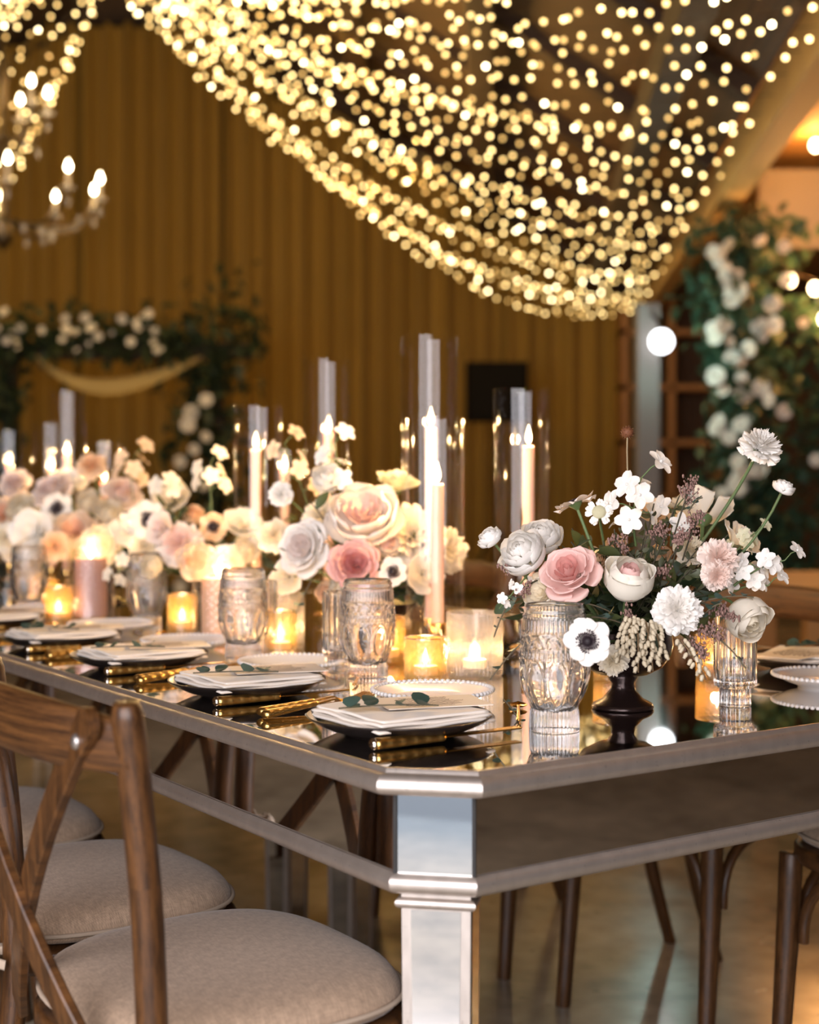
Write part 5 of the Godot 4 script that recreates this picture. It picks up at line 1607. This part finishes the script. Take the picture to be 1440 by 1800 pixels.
const SPRAYS := [
	["delphinium", "white delphinium spray rising from the middle of the bronze urn", Vector3(0.3168, 0.9885, -2.0300), Vector3(0.3200, 1.0839, -2.0000), 8, 0.0204, "white", 0.75],
	["delphinium", "white delphinium spray beside the broad ivory lisianthus", Vector3(0.3716, 0.9871, -2.0600), Vector3(0.3778, 1.0438, -2.0500), 4, 0.0177, "white", 0.60],
	["stock_spray", "white stock spray reaching out at the right of the urn flowers", Vector3(0.4471, 0.9349, -2.0000), Vector3(0.5125, 0.9713, -1.9800), 7, 0.0148, "white", 0.70],
	["stock_spray", "white stock spray under the reaching one, above the slim fluted glass", Vector3(0.4515, 0.9255, -2.0200), Vector3(0.4941, 0.9349, -2.0000), 6, 0.0149, "white", 0.70],
	["waxflower", "white waxflower sprig trailing beside the ribbed candle cup", Vector3(0.1669, 0.9596, -1.9800), Vector3(0.1208, 0.9079, -1.9500), 6, 0.0084, "white", 0.60],
	["delphinium", "white delphinium spray before the tall hurricane of the second arrangement", Vector3(-0.1289, 0.9672, -2.7400), Vector3(-0.1424, 1.1501, -2.7500), 5, 0.0216, "white", 0.50],
	["delphinium", "peach delphinium spray beside the low hurricane", Vector3(-0.1788, 0.9515, -2.8500), Vector3(-0.2545, 1.1552, -2.9500), 6, 0.0208, "peach", 0.50],
	["delphinium", "ivory delphinium spray above the third arrangement", Vector3(-0.4504, 1.0088, -3.3000), Vector3(-0.4504, 1.1253, -3.3000), 6, 0.0220, "ivory", 0.60],
	["delphinium", "ivory delphinium spray above the fourth arrangement", Vector3(-0.7037, 1.0292, -3.7000), Vector3(-0.6994, 1.1453, -3.7000), 6, 0.0247, "peach", 0.60],
	["delphinium", "low ivory delphinium spray before the third arrangement", Vector3(-0.5255, 1.0340, -3.3500), Vector3(-0.5565, 1.0671, -3.3000), 4, 0.0233, "ivory", 0.60],
	["stock_spray", "white stock spray over the ivory lisianthus at the back of the urn", Vector3(0.4486, 0.9536, -2.0800), Vector3(0.4928, 1.0073, -2.0600), 6, 0.0113, "green", 0.60],
	["stock_spray", "white stock spray low beside the embossed tumbler between the pillars", Vector3(-0.6535, 0.9312, -3.3000), Vector3(-0.6525, 0.8478, -3.2000), 5, 0.0176, "ivory", 0.70],
]
const BUDS := [
	[Vector3(0.3608, 0.9898, -2.0000), Vector3(0.3886, 1.0800, -1.9900), 16, 0.0125],
	[Vector3(0.3765, 0.9702, -2.0000), Vector3(0.3925, 1.0298, -1.9700), 14, 0.0124],
	[Vector3(0.3373, 0.9663, -2.0000), Vector3(0.3416, 1.0179, -1.9800), 12, 0.0116],
	[Vector3(0.3572, 0.9596, -1.9800), Vector3(0.3671, 1.0074, -1.9500), 14, 0.0115],
	[Vector3(0.3671, 0.8946, -1.9300), Vector3(0.4038, 0.8751, -1.9000), 18, 0.0127],
	[Vector3(0.3880, 0.9164, -1.9400), Vector3(0.4292, 0.8993, -1.9200), 16, 0.0113],
	[Vector3(0.3614, 0.8805, -1.9200), Vector3(0.3817, 0.8539, -1.8900), 14, 0.0104],
	[Vector3(0.2876, 0.9173, -1.9300), Vector3(0.2846, 0.8863, -1.9000), 9, 0.0082],
	[Vector3(0.1864, 0.9519, -1.9800), Vector3(0.1313, 0.9603, -1.9700), 10, 0.0100],
	[Vector3(0.1738, 0.9448, -1.9700), Vector3(0.1491, 0.9232, -1.9500), 8, 0.0084],
	[Vector3(0.3216, 0.9584, -2.0000), Vector3(0.2784, 1.0016, -2.0000), 9, 0.0102],
	[Vector3(0.3399, 0.9371, -1.9700), Vector3(0.3391, 0.9627, -1.9300), 8, 0.0068],
]
const BELLS := [
	[Vector3(0.2869, 0.9012, -1.9000), Vector3(0.2706, 0.8447, -1.8750)],
	[Vector3(0.2965, 0.8984, -1.8900), Vector3(0.2940, 0.8335, -1.8650)],
	[Vector3(0.3076, 0.8969, -1.8900), Vector3(0.3130, 0.8350, -1.8650)],
	[Vector3(0.3204, 0.8900, -1.9000), Vector3(0.3257, 0.8447, -1.8750)],
	[Vector3(0.3539, 0.8714, -1.9000), Vector3(0.3859, 0.8213, -1.8850)],
	[Vector3(0.2913, 0.8994, -1.8950), Vector3(0.2787, 0.8563, -1.8700)],
	[Vector3(0.3144, 0.8930, -1.9000), Vector3(0.3036, 0.8563, -1.8700)],
]
const SPRIGS := [
	[Vector3(0.2753, 0.9003, -1.9500), Vector3(0.2157, 0.9173, -1.9300), 4, 0.0064, "eucalyptus sprig under the blush rose of the bronze urn"],
	[Vector3(0.3920, 0.9147, -1.9600), Vector3(0.4650, 0.9224, -1.9600), 4, 0.0058, "eucalyptus sprig under the blush carnations"],
	[Vector3(0.3953, 0.8805, -1.9200), Vector3(0.4411, 0.8341, -1.9000), 4, 0.0048, "eucalyptus sprig hanging before the slim fluted glass"],
	[Vector3(0.1639, 0.8654, -1.9900), Vector3(0.1114, 0.8055, -2.0000), 5, 0.0055, "eucalyptus sprig trailing beside the ribbed candle cup"],
	[Vector3(0.2676, 0.8850, -1.9500), Vector3(0.2560, 0.8541, -1.9200), 3, 0.0056, "eucalyptus sprig behind the white anemone"],
	[Vector3(0.3339, 0.9131, -1.9800), Vector3(0.3805, 0.8609, -1.9600), 3, 0.0054, "eucalyptus sprig behind the white carnation"],
	[Vector3(0.1275, 0.7826, -1.9700), Vector3(0.1552, 0.7432, -1.9300), 3, 0.0045, "eucalyptus sprig lying on the mirror beside the tumbler"],
	[Vector3(-0.0847, 0.9582, -2.7000), Vector3(-0.0313, 0.9392, -2.6600), 3, 0.0104, "eucalyptus sprig beside the dusty pink rose"],
	[Vector3(-0.1694, 0.9159, -2.7000), Vector3(-0.2086, 0.8349, -2.6600), 4, 0.0078, "eucalyptus sprig hanging low in the second arrangement"],
	[Vector3(-0.5898, 0.8855, -3.2000), Vector3(-0.6238, 0.8762, -3.1500), 3, 0.0086, "eucalyptus sprig low under the third arrangement"],
	[Vector3(0.3027, 0.8794, -1.9300), Vector3(0.2359, 0.9031, -1.8800), 4, 0.0059, "eucalyptus sprig above the white anemone"],
	[Vector3(0.3860, 0.8946, -1.9300), Vector3(0.4098, 0.9198, -1.9000), 3, 0.0056, "eucalyptus sprig right of the white carnation"],
	[Vector3(0.1405, 0.9200, -1.9900), Vector3(0.1143, 0.8675, -1.9700), 4, 0.0046, "eucalyptus sprig under the round ranunculus bud"],
	[Vector3(0.3843, 1.0369, -2.0000), Vector3(0.3999, 1.0567, -1.9800), 3, 0.0035, "small leafed eucalyptus tip above the broad ivory lisianthus"],
]
const TWIGS := [Vector3(0.3406, 1.0483, -2.0200), Vector3(0.3720, 1.0360, -2.0400), Vector3(0.3843, 1.0133, -2.0000), Vector3(0.4119, 0.9968, -2.0200), Vector3(0.3494, 1.0062, -1.9800), Vector3(0.2824, 1.0133, -2.0000), Vector3(0.2707, 0.9964, -2.0300), Vector3(0.3080, 1.0200, -2.0400), Vector3(0.3206, 1.0143, -1.9700), Vector3(0.4524, 1.0033, -2.0600), Vector3(0.4595, 0.9572, -2.0200), Vector3(0.3805, 0.9609, -1.9600), Vector3(0.3441, 0.9729, -1.9500), Vector3(0.4706, 0.9702, -2.0000), Vector3(0.3976, 0.9385, -1.9500), Vector3(0.2480, 1.0040, -2.0400), Vector3(0.2080, 0.9880, -2.0400), Vector3(0.3781, 1.0601, -2.0300)]

func pal(k: String) -> Array:
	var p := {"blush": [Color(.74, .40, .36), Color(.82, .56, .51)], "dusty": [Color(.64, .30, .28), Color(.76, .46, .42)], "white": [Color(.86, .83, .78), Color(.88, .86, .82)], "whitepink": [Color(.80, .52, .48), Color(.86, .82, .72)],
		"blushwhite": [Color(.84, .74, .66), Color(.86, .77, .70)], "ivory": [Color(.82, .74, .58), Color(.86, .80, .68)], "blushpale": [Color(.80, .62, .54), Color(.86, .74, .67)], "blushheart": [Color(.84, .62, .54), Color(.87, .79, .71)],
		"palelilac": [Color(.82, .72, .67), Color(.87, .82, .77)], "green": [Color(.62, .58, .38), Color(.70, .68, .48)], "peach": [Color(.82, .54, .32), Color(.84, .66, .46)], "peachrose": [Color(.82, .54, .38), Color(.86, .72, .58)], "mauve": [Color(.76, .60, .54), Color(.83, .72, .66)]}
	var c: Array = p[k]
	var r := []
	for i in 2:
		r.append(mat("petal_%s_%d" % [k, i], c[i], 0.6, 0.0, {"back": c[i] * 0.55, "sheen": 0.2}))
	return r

func build_flowers() -> void:
	var anchors := [T(0.243, 0.509, 0.858), T(1.03, 0.60, 0.85), T(1.72, 0.64, 0.85), T(2.30, 0.60, 0.85), T(2.95, 0.80, 0.85)]
	var groups := ["flowers in the bronze urn", "flowers of the second arrangement", "flowers of the third arrangement", "flowers of the fourth arrangement", "flowers at the far end"]
	# bronze urn and the compotes under the other arrangements
	var ub := mat("urn_bronze", Color(0.030, 0.017, 0.015), 0.25, 0.55)
	var urn := thing("footed_urn", "dark bronze footed urn holding the corner flower arrangement", "urn", T(0.243, 0.509))
	part(urn, "foot", MB.new().turned([Vector2(0.001, 0), Vector2(0.042, 0), Vector2(0.044, 0.003), Vector2(0.041, 0.008), Vector2(0.029, 0.014), Vector2(0.018, 0.026), Vector2(0.016, 0.036), Vector2(0.021, 0.044), Vector2(0.019, 0.048)], 40).mesh(), ub)
	part(urn, "bowl", MB.new().turned([Vector2(0.016, 0.046), Vector2(0.036, 0.049), Vector2(0.055, 0.059), Vector2(0.067, 0.075), Vector2(0.071, 0.092), Vector2(0.069, 0.104), Vector2(0.073, 0.110), Vector2(0.071, 0.112), Vector2(0.065, 0.106), Vector2(0.060, 0.09), Vector2(0.001, 0.085)], 48).mesh(), ub)
	var comp := MB.new().turned([Vector2(0.001, 0), Vector2(0.045, 0), Vector2(0.046, 0.004), Vector2(0.016, 0.015), Vector2(0.014, 0.035), Vector2(0.05, 0.05), Vector2(0.08, 0.085), Vector2(0.082, 0.09), Vector2(0.078, 0.09), Vector2(0.001, 0.075)], 32).mesh()
	var cb := ["second", "third", "fourth", "far end"]
	for k in 4:
		var a: Vector3 = anchors[k + 1]
		var c := thing("flower_compote", "dark footed compote under the %s flower arrangement" % cb[k], "compote", Vector3(a.x, TOP, a.z))
		part(c, "compote_body", comp, ub)
	var i := 0
	for f in FLOWERS:
		var p := pal(f[4])
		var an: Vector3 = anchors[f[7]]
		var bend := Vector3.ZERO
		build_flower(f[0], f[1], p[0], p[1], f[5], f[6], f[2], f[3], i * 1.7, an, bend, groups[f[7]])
		i += 1
	i = 0
	for s in SPRAYS:
		floret_spray(s[0], s[1], s[2], s[3], s[4], s[5], pal(s[6])[1], 200 + i, "", s[7])
		i += 1
	var lim := mat("limonium_bud", Color(0.25, 0.145, 0.12), 0.7)
	i = 0
	for b in BUDS:
		bud_spray("limonium_spray", "airy dusky limonium spray in the bronze urn flowers", b[0], b[1], b[2], b[3], lim, 300 + i, "limonium sprays")
		i += 1
	# hanging pieris bells
	var bell := MB.new().turned([Vector2(0.0006, 0.0), Vector2(0.0026, -0.0015), Vector2(0.0031, -0.0045), Vector2(0.0020, -0.008), Vector2(0.0024, -0.009), Vector2(0.001, -0.0085)], 8).mesh()
	var cream := mat("pieris_bell", Color(0.56, 0.48, 0.34), 0.55)
	i = 0
	for h in BELLS:
		var t := thing("pieris_cluster", "hanging cluster of creamy pieris bells over the bronze urn" if i != 4 else "pieris cluster trailing right, beside the slim fluted glass", "flower spray", h[0], Basis.IDENTITY, "pieris clusters")
		var path := curve_pts(Vector3.ZERO, (h[1] - h[0]) * 0.5 + Vector3(0, 0.008, 0.01), h[1] - h[0], 12)
		part(t, "stem", MB.new().tube(path, [0.0011], 5).mesh(), mat("pieris_stem", Color(0.16, 0.10, 0.045), 0.6))
		for k in 22:
			var q: Vector3 = path[k * 12 / 22]
			var a := k * 2.2
			part(t, "bell", bell, cream, Transform3D(look(Vector3(-0.5 * cos(a), 0.9, -0.5 * sin(a))), q + Vector3(cos(a) * 0.0058, 0.002, sin(a) * 0.0058 + 0.001)))
		i += 1
	for e in SPRIGS:
		var t := thing("eucalyptus_sprig", e[4], "sprig", e[0], Basis.IDENTITY, "eucalyptus among the flowers")
		var rn := RandomNumberGenerator.new()
		rn.seed = 400 + i
		i += 1
		var path := curve_pts(Vector3.ZERO, (e[1] - e[0]) * 0.5 + Vector3(0, 0.01, 0.005), e[1] - e[0], 10)
		part(t, "stem", MB.new().tube(path, [0.0011], 5).mesh(), mat("eucalyptus_stem", Color(0.12, 0.10, 0.06), 0.6))
		add_round_leaves(t, path, e[2], e[3], rn)
	# scabiosa seed pod on a bare stem
	var pod := thing("seed_pod", "brown scabiosa seed pod on a thin bare stem above the delphinium", "seed pod", Vector3(0.3034, 1.1473, -2.02))
	part(pod, "pod_head", MB.new().ball(Vector3.ZERO, Vector3(0.0085, 0.0075, 0.0085), 12, 8).mesh(), mat("pod_brown", Color(0.16, 0.055, 0.02), 0.7))
	var spikes := MB.new()
	for k in 40:
		var y := 1.0 - 2.0 * (k + 0.5) / 40.0
		var a := k * 2.4
		var d := Vector3(cos(a) * sqrt(1 - y * y), y, sin(a) * sqrt(1 - y * y))
		spikes.tube([d * 0.007, d * 0.0105], [0.0008, 0.0002], 4)
	part(pod, "bristles", spikes.mesh(), mats["pod_brown"])
	part(pod, "stem", MB.new().tube(curve_pts(Vector3(0, -0.007, 0), Vector3(-0.002, -0.06, 0), Vector3(0.008, -0.14, -0.005), 6), [0.0011], 5).mesh(), mat("pale_stem", Color(0.30, 0.24, 0.14), 0.6))
	# fine leafed twigs standing between the urn flowers
	for q in TWIGS.size():
		leafy_branch("fine_twig", "fine dark leafed twig between the urn flowers", anchors[0], TWIGS[q], 22, 0.015, mat("twig_leaf", Color(0.045, 0.050, 0.022), 0.55, 0.0, {"back": Color(0.05, 0.06, 0.02)}), 900 + q, "fine twigs in the urn")
	# leafy green filling each arrangement
	var gm := [mat("foliage_deep", Color(0.022, 0.040, 0.018), 0.5, 0.0, {"back": Color(0.03, 0.06, 0.015)}), mat("foliage_olive", Color(0.055, 0.070, 0.025), 0.5, 0.0, {"back": Color(0.05, 0.07, 0.02)})]
	var rn := RandomNumberGenerator.new()
	rn.seed = 500
	var reach := [0.165, 0.20, 0.21, 0.22, 0.20]
	var names := ["in the bronze urn", "in the second arrangement", "in the third arrangement", "in the fourth arrangement", "in the far end arrangement"]
	for k in 5:
		var a: Vector3 = anchors[k]
		for q in (40 if k == 0 else 30):
			var ang := q * 2.4 + rn.randf() * 0.4
			var dir := Vector3(cos(ang) * rn.randf_range(0.4, 1.1), rn.randf_range(0.1, 1.0), sin(ang) * rn.randf_range(0.3, 0.9))
			var tip := a + dir * float(reach[k]) * rn.randf_range(0.55, 1.05)
			tip.y = maxf(tip.y, TOP + 0.06)
			leafy_branch("foliage_branch", "leafy green filler branch " + names[k], a, tip, 9, 0.034, gm[q % 2], 600 + k * 40 + q, "filler foliage " + names[k], Vector3(0, 0.02, 0))
